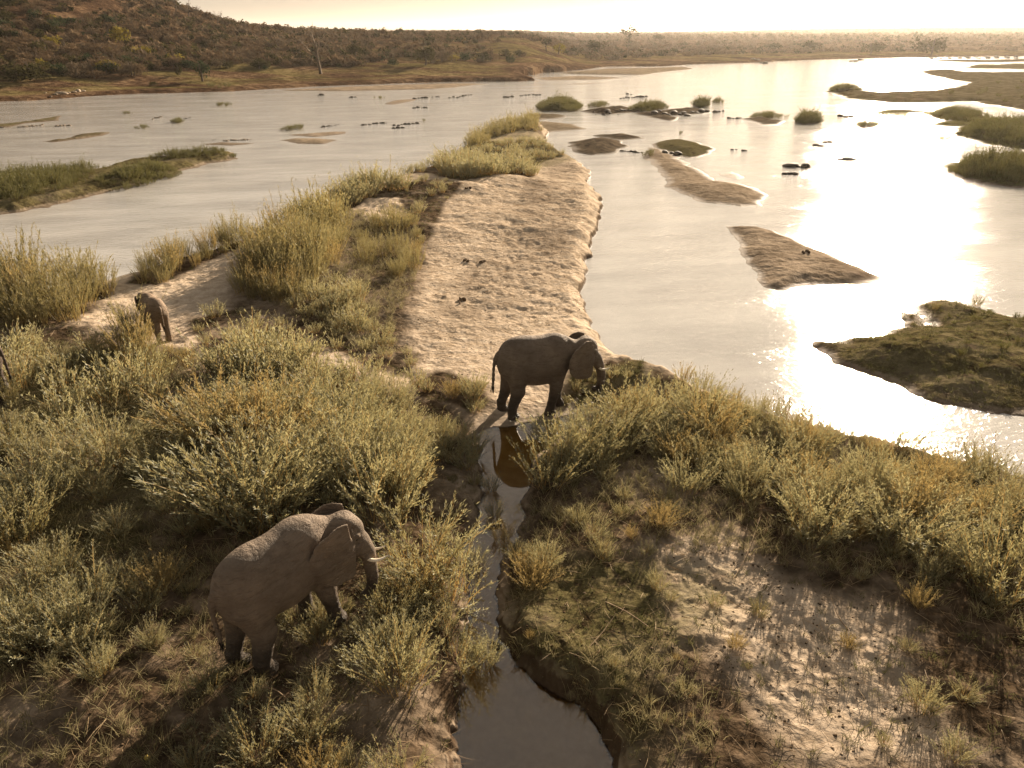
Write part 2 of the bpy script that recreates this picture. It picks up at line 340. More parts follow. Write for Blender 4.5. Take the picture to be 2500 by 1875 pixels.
def mat_plain(name, c1, c2, scale=6, rough=.8, bump=.3, dist=.02, spec=.2):
    M = NT(name); V = M.coord(); n = M.noise(V, scale, 5, .65)
    c = M.ramp(n, (.35, c1), (.65, c2))
    bs = M.n('BsdfPrincipled', in_Base_Color=c, in_Normal=M.bump(n, bump, dist), in_Roughness=rough)
    bs.inputs['Specular IOR Level'].default_value = spec
    return M.out(bs.outputs[0])

def mat_skin(name, wet_z, base=(.165, .123, .088)):
    M = NT(name); V = M.coord()
    sx = M.n('SeparateXYZ', i0=V)
    big = M.noise(V, 1.6, 4); mid = M.noise(V, 7, 5, .6)
    c = M.ramp(big, (.3, tuple(q * .72 for q in base)), (.5, base), (.72, tuple(q * 1.4 for q in base)))
    c = M.mix(M.mr(mid, .45, .75, 0, .35), c, (.27, .21, .155, 1))
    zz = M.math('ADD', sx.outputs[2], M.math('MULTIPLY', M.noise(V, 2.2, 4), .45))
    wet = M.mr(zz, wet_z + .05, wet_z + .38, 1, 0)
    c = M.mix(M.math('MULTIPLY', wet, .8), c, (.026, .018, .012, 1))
    mp = M.n('Mapping', i0=V); mp.inputs['Scale'].default_value = (1.0, 1, 2.2)
    ds = M.n('TexNoise', in_Vector=mp.outputs[0], in_Scale=3, in_Detail=3)
    add = M.n('VectorMath', operation='ADD'); M.t.links.new(mp.outputs[0], add.inputs[0])
    sc2 = M.n('VectorMath', operation='SCALE'); M.t.links.new(ds.outputs[1], sc2.inputs[0]); sc2.inputs['Scale'].default_value = .35
    M.t.links.new(sc2.outputs[0], add.inputs[1])
    vo = M.n('TexVoronoi', in_Vector=add.outputs[0], in_Scale=14, feature='DISTANCE_TO_EDGE').outputs[0]
    vo2 = M.n('TexVoronoi', in_Vector=add.outputs[0], in_Scale=34, feature='DISTANCE_TO_EDGE').outputs[0]
    h = M.math('ADD', M.math('ADD', M.math('MULTIPLY', M.mr(vo, 0, .12), .6), M.math('MULTIPLY', M.mr(vo2, 0, .15), .3)), M.math('MULTIPLY', mid, .8))
    def st(a_, b_, c_, sc_):
        m_ = M.n('Mapping', i0=add.outputs[0]); m_.inputs['Scale'].default_value = (a_, b_, c_); return M.noise(m_.outputs[0], sc_, 4, .6)
    f1 = st(.8, 1, 2.2, 4.5); f2 = st(3.2, 1, .7, 4.0)
    h = M.math('ADD', M.math('MULTIPLY', h, .35), M.math('ADD', M.math('MULTIPLY', f1, 2.2), M.math('MULTIPLY', f2, 1.8)))
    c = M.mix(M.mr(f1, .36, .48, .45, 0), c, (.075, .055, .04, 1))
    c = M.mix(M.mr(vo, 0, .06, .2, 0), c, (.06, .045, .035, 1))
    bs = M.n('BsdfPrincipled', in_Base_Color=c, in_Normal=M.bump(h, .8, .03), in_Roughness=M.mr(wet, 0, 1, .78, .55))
    bs.inputs['Specular IOR Level'].default_value = .3
    return M.out(bs.outputs[0])

# ------------------------------------------------------------------ mesh helpers
def mesh_np(name, V, F, mats, mi=None, smooth=False, attrs=None):
    V = np.asarray(V, np.float32); F = np.asarray(F, np.int32); k = F.shape[1]
    me = bpy.data.meshes.new(name)
    me.vertices.add(len(V)); me.vertices.foreach_set('co', V.ravel())
    me.loops.add(F.size); me.loops.foreach_set('vertex_index', F.ravel())
    me.polygons.add(len(F)); me.polygons.foreach_set('loop_start', np.arange(0, F.size, k, dtype=np.int32))
    me.polygons.foreach_set('loop_total', np.full(len(F), k, np.int32))
    if mi is not None: me.polygons.foreach_set('material_index', np.asarray(mi, np.int32))
    if smooth: me.polygons.foreach_set('use_smooth', np.ones(len(F), bool))
    for m in mats: me.materials.append(m)
    for an, (dom, arr) in (attrs or {}).items():
        a = me.attributes.new(an, 'FLOAT', dom); a.data.foreach_set('value', np.asarray(arr, np.float32).ravel())
    me.update(calc_edges=True)
    return me
def link(name, me, parent=None, loc=None, rot=None, scale=None, **props):
    o = bpy.data.objects.new(name, me); COL.objects.link(o)
    if parent is not None: o.parent = parent
    if loc is not None: o.location = loc
    if rot is not None: o.rotation_euler = rot
    if scale is not None: o.scale = scale if not isinstance(scale, (int, float)) else (scale,) * 3
    for k, v in props.items():
        if v is not None: o[k] = v
    return o
def thing(name, label, cat, loc=(0, 0, 0), rotz=0.0, group=None, scale=None):
    return link(name, None, None, loc, (0, 0, rotz), scale, label=label, category=cat, group=group)

# ------------------------------------------------------------------ terrain meshes
def polar(az_in, na, az_out, rads):
    a = np.concatenate([np.linspace(-180, -az_in, az_out + 1)[:-1], np.linspace(-az_in, az_in, na), np.linspace(az_in, 180, az_out + 1)[1:]])
    A, RR = np.meshgrid(np.radians(a), rads)
    return RR * np.sin(A), RR * np.cos(A)
def radii(spec):
    r = [spec[0][0]]
    for a, b, q in spec:
        while r[-1] < b: r.append(r[-1] * (1 + q))
    return np.array(r)
def grid_faces(nr, nc):
    i = np.arange(nr * nc).reshape(nr, nc)
    return np.stack([i[:-1, :-1].ravel(), i[:-1, 1:].ravel(), i[1:, 1:].ravel(), i[1:, :-1].ravel()], 1)[:, ::-1]
rads = radii([(1.5, 9, .03), (9, 80, .0034), (80, 700, .0065), (700, 12000, .03)])
GX, GY = polar(47, 1050, 24, rads)
GH, GID, GG, GR = terrain(GX, GY, True)
nr, nc = GX.shape
F = grid_faces(nr, nc)[:, ::-1]
# darker soil where vegetation stands: litter, plus shade between shrubs put into the colour
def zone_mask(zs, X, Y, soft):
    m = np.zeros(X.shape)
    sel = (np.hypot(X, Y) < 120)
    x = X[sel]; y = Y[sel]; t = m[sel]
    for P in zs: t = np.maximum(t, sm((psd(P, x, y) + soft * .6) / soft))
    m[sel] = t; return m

# ------------------------------------------------------------------ vegetation zones (outlines of the ground the plants grow on, picture points)
# outline, plants per m2, mean height, kind, phrase for the label
ZONES = [
 ('-160,660 60,652 200,645 245,662 225,705 150,745 0,765 -160,760', 1.0, 2.2, 'reed', 'reeds on the left riverbank', 'golden'),
 ('285,650 330,605 450,565 560,525 565,550 480,592 400,628 345,655', 1.3, 1.4, 'reed', 'reeds beside the left channel', 'olive'),
 ('520,640 560,565 640,500 720,475 760,520 740,600 700,650 650,690 560,690 520,672', 1.2, 1.75, 'reed', 'big golden stand on the sandspit', 'golden'),
 ('775,560 800,505 880,495 915,535 905,600 850,640 790,625', 1.3, 1.4, 'reed', 'round stand beside the sand', 'golden'),
 ('695,480 750,435 820,428 900,445 880,458 800,465 740,492', 1.3, 1.3, 'willow', 'stand above the big golden one', 'green'),
 ('870,410 950,378 1050,372 1150,388 1155,405 1060,418 1000,424 930,408', 1.3, 1.4, 'willow', 'stand across the neck of the sandspit', 'green'),
 ('1000,335 1010,305 1080,288 1160,275 1172,300 1120,302 1060,315 1040,345', .8, 1.5, 'reed', 'stand at the tip of the sandspit', 'green'),
 ('690,690 740,660 790,700 835,770 810,805 730,772 700,742', 1.9, 1.05, 'willow', 'slope left of the trampled sand', 'silvery'),
 ('425,870 520,815 600,800 700,830 800,850 860,900 900,980 860,1060 900,1100 960,1180 1000,1250 1005,1400 990,1560 940,1640 820,1600 780,1500 800,1400 870,1330 870,1250 880,1200 845,1180 700,1190 600,1215 520,1270 430,1230 400,1080 405,960', 1.75, 1.5, 'willow', "thicket around the large elephant's head", 'silvery'),
 ('890,855 950,830 1045,855 1060,885 1030,905 960,895 900,885', 2.4, .85, 'willow', 'patch behind the pool elephant', 'low dark'),
 ('890,930 950,922 1010,965 1035,1010 1035,1070 960,1065 900,1005', 2.6, 1.0, 'willow', 'left rim of the pool', 'silvery'),
 ('-40,790 150,790 300,800 420,870 400,960 380,1060 440,1160 400,1240 200,1260 -60,1260', .72, 1.3, 'willow', 'field at the left edge', 'straggly'),
 ('230,830 300,800 340,790 420,800 440,830 380,860 300,870', 1.6, .95, 'reed', 'patch below the young elephant', 'leaning'),
 ('1200,880 1235,815 1320,800 1385,812 1392,850 1330,862 1250,880', 2.0, .6, 'willow', "spur under the pool elephant's trunk", 'stubby'),
 ('1170,1000 1215,945 1290,912 1420,895 1500,890 1600,905 1640,935 1600,1010 1480,1060 1400,1010 1300,1075 1210,1120 1140,1110 1150,1040', 1.8, 1.3, 'willow', 'thicket right of the pool', 'bright'),
 ('1400,830 1450,838 1520,868 1640,910 1700,945 1600,940 1480,900 1400,880', 1.8, 1.0, 'reed', 'river brink right of the pool', 'spiky'),
 ('1640,945 1720,960 1800,965 1900,985 2000,1015 2100,1040 2250,1090 2300,1200 2100,1120 1900,1090 1740,1060 1640,1030', 1.9, .95, 'willow', 'row along the right riverbank', 'grey-green'),
 ('1440,1100 1480,1060 1600,1030 1740,1070 1900,1100 2100,1130 2300,1220 2300,1420 2150,1400 2050,1340 1900,1280 1750,1280 1640,1250 1600,1190 1560,1110 1480,1150', 1.5, 1.3, 'willow', 'wide thicket on the right', 'grey-green'),
 ('1095,1200 1150,1190 1180,1260 1140,1320 1090,1330', 2.6, .8, 'willow', 'right rim of the narrow stream', 'golden-stemmed'),
 ('1900,1300 2100,1350 2260,1430 2260,1560 2100,1440 1950,1380', 1.3, 1.0, 'willow', 'strip below the right thicket', 'straggly'),
 ('1075,1395 1110,1380 1300,1440 1420,1520 1500,1620 1520,1700 1440,1700 1330,1590 1230,1500 1110,1430', 4.0, .28, 'willow', 'mossy brink of the dark bank', 'tufty'),
 ('640,650 740,625 800,690 850,760 905,800 885,840 800,830 700,770 640,720', 1.1, 1.0, 'willow', 'scrub between golden stand and trampled sand', 'straw-tipped'),
 ('860,440 940,425 1000,440 960,470 930,540 900,560', .5, .55, 'willow', 'edge of the pale dune', 'small'),
 ('420,740 520,700 640,740 700,790 600,800 460,810', .8, .8, 'willow', 'sandy slope right of the young elephant', 'sparse'),
 ('950,352 1060,325 1180,318 1215,345 1140,372 980,376', .7, .8, 'willow', 'low growth behind the neck of the sandspit', 'low'),
 ('-60,1240 200,1250 330,1330 300,1500 120,1560 -60,1560', 1.3, .9, 'willow', 'open ground at the lower left', 'scattered'),
 ('1300,1250 1450,1300 1560,1420 1700,1600 1500,1640 1400,1480', .7, .35, 'willow', 'trampled soil right of the dark bank', 'tiny'),
 ('1700,1300 1900,1320 2000,1480 2212,1600 2212,1700 1900,1700 1760,1500', .6, .45, 'willow', 'trampled soil at the lower right', 'wispy'),
 ('1120,1120 1240,1110 1400,1060 1480,1150 1560,1200 1420,1250 1250,1240 1160,1190', 1.1, .5, 'willow', 'low growth between stream and right thicket', 'low'),
 ('380,1500 520,1420 640,1500 760,1480 800,1600 800,1760 400,1760', .7, .6, 'willow', "ground below the large elephant's feet", 'thin'),
 ('440,1160 560,1160 480,1300 430,1420 300,1500 200,1480 300,1300', .8, .6, 'willow', "ground behind the large elephant's tail", 'thin'),
 ('620,1330 760,1290 860,1340 790,1420 760,1480 650,1440', 1.8, .6, 'willow', "ground before the large elephant's forelegs", 'sprig-like'),
]
ZG = [gpoly(z[0], ) for z in ZONES]
SINGLES = [  # picture x, y of the foot, height, kind, label
 (165,1395,1.15,'willow','tall spreading shrub standing alone on bare soil at the lower left'),
 (215,1455,.75,'willow','narrow upright shrub just below the tall spreading one at the lower left'),
 (345,1275,.9,'willow','bushy shrub in the open left of the large elephant\'s rump'),
 (330,1395,.55,'willow','small tuft-like shrub low in front of the large elephant\'s tail'),
 (60,1310,.7,'willow','leafy shrub near the left edge above the bare soil'),
 (20,1420,.7,'willow','twiggy shrub cut by the left edge of the picture'),
 (90,1340,.6,'willow','small shrub beside the tall spreading one at the lower left'),
 (560,1640,.95,'willow','upright stemmy shrub at the bottom, below the hind feet of the large elephant'),
 (500,1600,.6,'willow','thin shrub left of the upright stemmy one at the bottom'),
 (690,1700,.8,'willow','shrub cut by the bottom edge left of the stream'),
 (760,1690,.7,'willow','bushy shrub at the bottom edge beside the stream thicket'),
 (860,1700,.85,'willow','dark shrub at the bottom edge overhanging the stream'),
 (700,1345,.62,'willow','silvery sprig growing in front of the large elephant\'s near foreleg'),
 (690,1385,.75,'willow','leafy shrub hiding the near forefoot of the large elephant'),
 (640,1350,.55,'willow','low shrub hiding the far forefoot of the large elephant'),
 (845,1335,1.0,'willow','shrub under the trunk tip of the large elephant'),
 (905,1290,1.1,'willow','tall golden shrub right of the large elephant\'s trunk'),
 (735,1330,.5,'willow','sprig right of the large elephant\'s near foreleg'),
 (800,1380,.6,'willow','small clump below the large elephant\'s belly'),
 (610,1330,.4,'willow','low clump under the belly of the large elephant'),
 (1995,1530,.62,'willow','round tuft alone on the trampled soil at the lower right'),
 (2060,1640,.5,'willow','loose tuft below the round tuft at the lower right'),
 (1640,1330,.4,'willow','small tuft on bare sand under the right thicket'),
 (1590,1400,.35,'willow','tiny tuft on the pale sand patch at the right'),
 (1545,1310,.35,'willow','wispy tuft at the top of the pale sand patch'),
 (1420,1270,.45,'willow','grassy tuft on brown soil right of the stream'),
 (1300,1200,.5,'willow','low shrub between the stream and the pale sand patch'),
 (1250,1130,.55,'willow','shrub below the pool on the right side'),
 (1480,1500,.35,'willow','mossy tuft above the dark bank at the bottom'),
 (1380,870,.7,'reed','dark leafy sprig leaning over the small inlet behind the pool'),
 (290,775,1.9,'reed','tall stems growing right in front of the young elephant'),
 (276,765,1.9,'reed','golden stems left of the young elephant\'s legs'),
 (318,780,1.25,'reed','leafy stems under the young elephant\'s belly'),
 (20,870,.9,'reed','stems in front of the elephant cut by the left edge'),
 (2020,668,.45,'reed','dark upright sprigs on the back rim of the mossy island'),
 (2110,662,.6,'reed','tall thin sprigs on the back rim of the mossy island'),
 (1068,1115,.5,'willow','dark sprig standing in the narrow part of the stream'),
 (1085,1165,.55,'willow','drooping sprig over the stream, right bank'),
 (1030,1225,.6,'willow','sprig arching over the stream from the left'),
 (1045,1440,.7,'willow','long sprays reaching over the lower stream'),
 (336,792,1.1,'reed','leafy stems before the young elephant\'s hind legs'),
 (300,735,1.9,'reed','tallest thin stems close behind the young elephant'),
 (1155,930,.35,'willow','tiny sprig at the top of the reflecting pool'),
 (1060,1060,.5,'willow','dead-looking twigs rising from the lower end of the pool'),
]
IZONES = [ # island growth
 ('1900,206 2060,197 2211,172 2330,180 2330,240 2211,230 2000,218', .012, 1.0, 'willow', 'dotted over the broad flat island under the glare'),
 ('2090,147 2211,140 2330,142 2330,148 2211,147', .01, 1.6, 'willow', 'on the thin strip island in the upper right corner'),
 ('1800,760 1900,715 2000,690 2212,700 2330,740 2330,880 2100,870 1900,810', .35, .32, 'willow', 'low over the mossy island at the right edge'),
 ('2000,668 2130,672 2330,720 2330,760 2100,730', .5, .5, 'willow', 'along the back of the mossy island at the right edge'),
 # island growth: outline, density, height, kind, label
 ('-120,400 60,388 170,380 210,385 160,425 50,448 -120,470', 1.3, 1.3, 'reed', 'on the left end of the long island in the left channel'),
 ('200,405 300,375 380,368 395,378 340,395 250,418', 1.3, 1.2, 'willow', 'in the middle of the long island in the left channel'),
 ('310,350 400,338 500,332 510,342 430,352 340,360', 1.0, 1.0, 'willow', 'at the right end of the long island in the left channel'),
 ('130,382 210,372 230,378 160,392', 1.2, 1.1, 'reed', 'behind the middle of the long island in the left channel'),
 ('1158,236 1165,226 1240,222 1262,234 1240,241 1170,240', 1.1, 1.9, 'reed', 'in the large clump left of mid river'),
 ('1266,231 1300,223 1318,226 1300,232', .9, 1.3, 'reed', 'in the lesser clump right of the large mid-river clump'),
 ('1355,242 1370,232 1430,226 1445,234 1400,242', 1.0, 1.6, 'reed', 'in the clump on the rocks in mid river'),
 ('1492,228 1520,224 1535,228 1515,234', 1.3, 2.0, 'willow', 'in the tight green clump beside the glare'),
 ('1535,220 1560,218 1562,222 1545,223', 1.2, 1.2, 'reed', 'in the small clump beside the tight green clump'),
 ('1602,255 1660,245 1702,252 1690,256 1640,258', .8, 1.1, 'reed', 'in the wide clump over the flat rock'),
 ('1715,262 1735,254 1765,256 1772,266 1735,269', .9, 1.9, 'willow', 'in the bowl-shaped clump in the bright water'),
 ('1844,272 1870,266 1900,270 1895,277 1860,278', .9, 1.1, 'willow', 'in the round clump inside the glare'),
 ('1870,250 1925,242 1980,250 1975,258 1930,256', .7, 1.0, 'reed', 'in the low clump behind the glare'),
 ('2022,303 2040,297 2062,302 2045,306', 1.0, .8, 'willow', 'in the small clump left of the green island'),
 ('1990,246 2060,240 2110,242 2150,256 2100,268 2040,262', .55, 1.3, 'reed', 'on the far part of the green island at the right edge'),
 ('2065,288 2130,266 2212,275 2330,280 2330,330 2212,322 2130,308 2075,296', .6, 1.7, 'willow', 'on the near part of the green island at the right edge'),
 ('2045,374 2080,356 2212,360 2330,362 2330,405 2212,403 2130,394 2070,382', .8, 1.9, 'reed', 'on the dark reed island at the right edge'),
 ('1783,199 1795,192 1855,192 1860,199 1820,201', .35, 1.6, 'willow', 'at the left tip of the broad flat island'),
 ('462,229 480,224 512,228 490,230', .5, 1.0, 'reed', 'in the lone clump in the upper left channel'),
 ('598,283 640,272 668,276 640,283', .8, .9, 'willow', 'on the small grassy rock in the left channel'),
 ('286,277 310,272 324,276 305,279', 1.2, .8, 'willow', 'in the small clump below the rock with grass'),
 ('370,265 388,259 396,264 385,267', 1.5, 1.0, 'willow', 'on the rock with grass in the left channel'),
 ('256,245 275,243 290,246 270,247', .8, .5, 'reed', 'in the flat clump on the left channel'),
 ('805,212 822,210 835,212 820,214', .5, .8, 'reed', 'in the tiny clump in the upper middle of the river'),
 ('905,262 915,260 918,262 910,264', .8, .8, 'reed', 'on the rocks left of the sandspit tip'),
 ('1465,289 1473,287 1477,289 1470,291', 1.2, .6, 'reed', 'in the tiny clump above the winding sandbar'),
 ('1388,337 1400,326 1412,330 1408,340 1395,345', 1.2, .7, 'reed', 'at the left tip of the winding sandbar'),
 ('440,196 470,191 500,194 480,197', .12, 2.0, 'willow', 'in the dense row at the edge of the far left bank'),
]
IZG = [gpoly(z[0]) for z in IZONES]
soil_polys = [gpoly(s) for s in ('-400,760 150,740 300,800 420,840 640,800 820,900 960,880 1035,938 1040,1100 1000,1300 985,1720 900,2300 -900,2300 -700,1000',
   '1140,1060 1290,925 1400,905 1640,920 2300,1060 2700,1200 2700,2300 1400,2300 1320,1620 1075,1400 1090,1200',
   '500,700 560,560 700,470 920,540 900,650 860,800 720,790')]
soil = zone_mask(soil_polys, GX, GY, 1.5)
soil = np.maximum(soil * .95, zone_mask(ZG, GX, GY, .6) * 1.0)  # plant zones darkened: litter and the shade under shrubs, as soil colour
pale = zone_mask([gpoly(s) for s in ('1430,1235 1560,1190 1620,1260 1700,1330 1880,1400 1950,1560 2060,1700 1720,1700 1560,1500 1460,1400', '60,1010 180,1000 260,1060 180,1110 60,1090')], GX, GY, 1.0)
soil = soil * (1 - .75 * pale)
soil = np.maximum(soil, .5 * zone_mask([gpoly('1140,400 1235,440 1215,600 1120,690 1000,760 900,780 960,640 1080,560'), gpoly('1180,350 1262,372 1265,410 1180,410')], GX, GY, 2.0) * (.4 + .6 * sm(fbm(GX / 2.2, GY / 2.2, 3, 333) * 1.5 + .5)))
green_m = zone_mask([gpoly(s) for s in ('1130,1290 1280,1240 1560,1300 1540,1400 1420,1470 1360,1560 1400,1700 1290,1640 1180,1470 1090,1410',
   '1230,830 1390,815 1395,880 1240,885', '1400,900 1600,890 1800,960 1700,1080 1500,1060', '1040,300 1190,300 1260,350 1180,370 1000,360', '-160,780 300,800 400,1000 300,1250 -160,1250')], GX, GY, 1.2)
GG = np.maximum(GG, green_m * .6)
GG = np.where(GID == -1, 0, GG)
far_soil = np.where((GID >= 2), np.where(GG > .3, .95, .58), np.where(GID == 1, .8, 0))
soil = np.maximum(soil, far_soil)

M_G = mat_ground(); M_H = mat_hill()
VV = np.stack([GX.ravel(), GY.ravel(), GH.ravel()], 1)
fid = GID.ravel()[F].max(1)
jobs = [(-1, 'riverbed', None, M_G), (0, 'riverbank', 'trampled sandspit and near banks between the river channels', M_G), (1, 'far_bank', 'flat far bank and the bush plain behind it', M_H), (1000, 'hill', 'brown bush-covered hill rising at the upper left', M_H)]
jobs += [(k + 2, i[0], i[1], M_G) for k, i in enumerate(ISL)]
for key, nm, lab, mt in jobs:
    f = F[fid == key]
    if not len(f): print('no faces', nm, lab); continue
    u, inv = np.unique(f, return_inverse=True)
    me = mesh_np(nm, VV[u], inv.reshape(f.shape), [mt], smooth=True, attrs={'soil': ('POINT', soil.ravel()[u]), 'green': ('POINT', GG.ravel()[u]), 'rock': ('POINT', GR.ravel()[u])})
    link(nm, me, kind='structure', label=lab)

# ------------------------------------------------------------------ water at z = 0
M_RIV = mat_water('river_water', .82, (.57, .545, .51, 1), .082, .05, .045, ior=2.1, flow=-12)
M_STR = mat_water('stream_water', .0, (.2, .15, .1, 1), .02, .0008, .003, ior=2.3)
wr = radii([(1.5, 40, .02), (40, 12000, .05)])
WX, WY = polar(47, 300, 24, wr)
wr2 = radii([(8.5, 33, .006)])
SX, SY = polar(15, 260, 1, wr2)
sin_ = (psd(POOL, WX, WY) > -2.0).ravel()
ws = psd(MAIN, WX, WY).ravel()
WF = grid_faces(*WX.shape)[:, ::-1]
near_land = (ws > 2.5)
fs = sin_[WF].any(1) & (ws[WF].min(1) > .2)
fl = near_land[WF].all(1)
WV = np.stack([WX.ravel(), WY.ravel(), np.zeros(WX.size)], 1)
for nm, sel, mt, lab in (('river', ~fs & ~fl, M_RIV, 'wide shallow river shining in low sun'), ('pool', fs, M_STR, 'still pool and narrow stream crossing the near bank')):
    u, inv = np.unique(WF[sel], return_inverse=True)
    link(nm, mesh_np(nm, WV[u], inv.reshape(-1, 4), [mt], smooth=True), kind='structure', label=lab)

# ------------------------------------------------------------------ elephants: one smooth surface from a blended distance field
def smin(a, b, k):
    h = np.clip(.5 + .5 * (b - a) / k, 0, 1); return b + (a - b) * h - k * h * (1 - h)
def surface_nets(D, org, vx):
    S = D < 0
    nx, ny, nz = D.shape
    c = [(i, j, k) for i in (0, 1) for j in (0, 1) for k in (0, 1)]
    sub = lambda A, i, j, k: A[i:nx - 1 + i, j:ny - 1 + j, k:nz - 1 + k]
    cnt = sum(sub(S, *q).astype(np.int8) for q in c); act = (cnt > 0) & (cnt < 8)
    idx = np.full(act.shape, -1, np.int64); ii = np.argwhere(act); idx[act] = np.arange(len(ii))
    acc = np.zeros((len(ii), 3)); num = np.zeros(len(ii))
    vals = {q: sub(D, *q)[act] for q in c}
    for a in c:
        for ax in range(3):
            if a[ax]: continue
            b = list(a); b[ax] = 1; b = tuple(b); va, vb = vals[a], vals[b]
            m = (va < 0) != (vb < 0); t = np.where(m, va / (va - vb + 1e-12), 0)
            p = np.zeros((len(ii), 3)) + np.array(a); p[:, ax] += t
            acc[m] += p[m]; num[m] += 1
    V = (ii + acc / num[:, None]) * vx + org
    Q = []
    for ax in range(3):
        o = [0, 1, 2]; o.remove(ax); s0 = [slice(1, -1)] * 3; s0[ax] = slice(0, -1); s1 = list(s0); s1[ax] = slice(1, None)
        A = S[tuple(s0)]; B = S[tuple(s1)]
        e = np.argwhere(A != B); 
        if not len(e): continue
        fl = A[tuple(e.T)]; e = e.copy(); e[:, o[0]] += 1; e[:, o[1]] += 1
        def g(d0, d1):
            q = e.copy(); q[:, o[0]] -= d0; q[:, o[1]] -= d1; return idx[tuple(q.T)]
        q = np.stack([g(1, 1), g(0, 1), g(0, 0), g(1, 0)], 1)
        if ax == 1: fl = ~fl
        q[~fl] = q[~fl][:, ::-1]; Q.append(q)
    return V, np.concatenate(Q)
def tube(P, rad, n=8, cap=True):
    P = np.asarray(P, float); rad = np.asarray(rad, float); T = np.gradient(P, axis=0); T /= np.linalg.norm(T, axis=1)[:, None] + 1e-9
    up = np.array([0.3, 1, .2]); U = np.cross(T, up); U /= np.linalg.norm(U, axis=1)[:, None] + 1e-9; W = np.cross(T, U)
    a = np.linspace(0, 2 * np.pi, n, endpoint=False)
    V = (P[:, None] + rad[:, None, None] * (np.cos(a)[None, :, None] * U[:, None] + np.sin(a)[None, :, None] * W[:, None])).reshape(-1, 3)
    F = [[i * n + j, i * n + (j + 1) % n, (i + 1) * n + (j + 1) % n, (i + 1) * n + j] for i in range(len(P) - 1) for j in range(n)]
    return V, np.array(F)
def spline(P, n):
    P = np.asarray(P, float); t = np.linspace(0, len(P) - 1, n); i = np.clip(t.astype(int), 0, len(P) - 2); f = (t - i)[:, None]
    p0 = P[np.clip(i - 1, 0, None)]; p1 = P[i]; p2 = P[i + 1]; p3 = P[np.clip(i + 2, None, len(P) - 1)]
    return .5 * (2 * p1 + (p2 - p0) * f + (2 * p0 - 5 * p1 + 4 * p2 - p3) * f ** 2 + (3 * p1 - p0 - 3 * p2 + p3) * f ** 3)

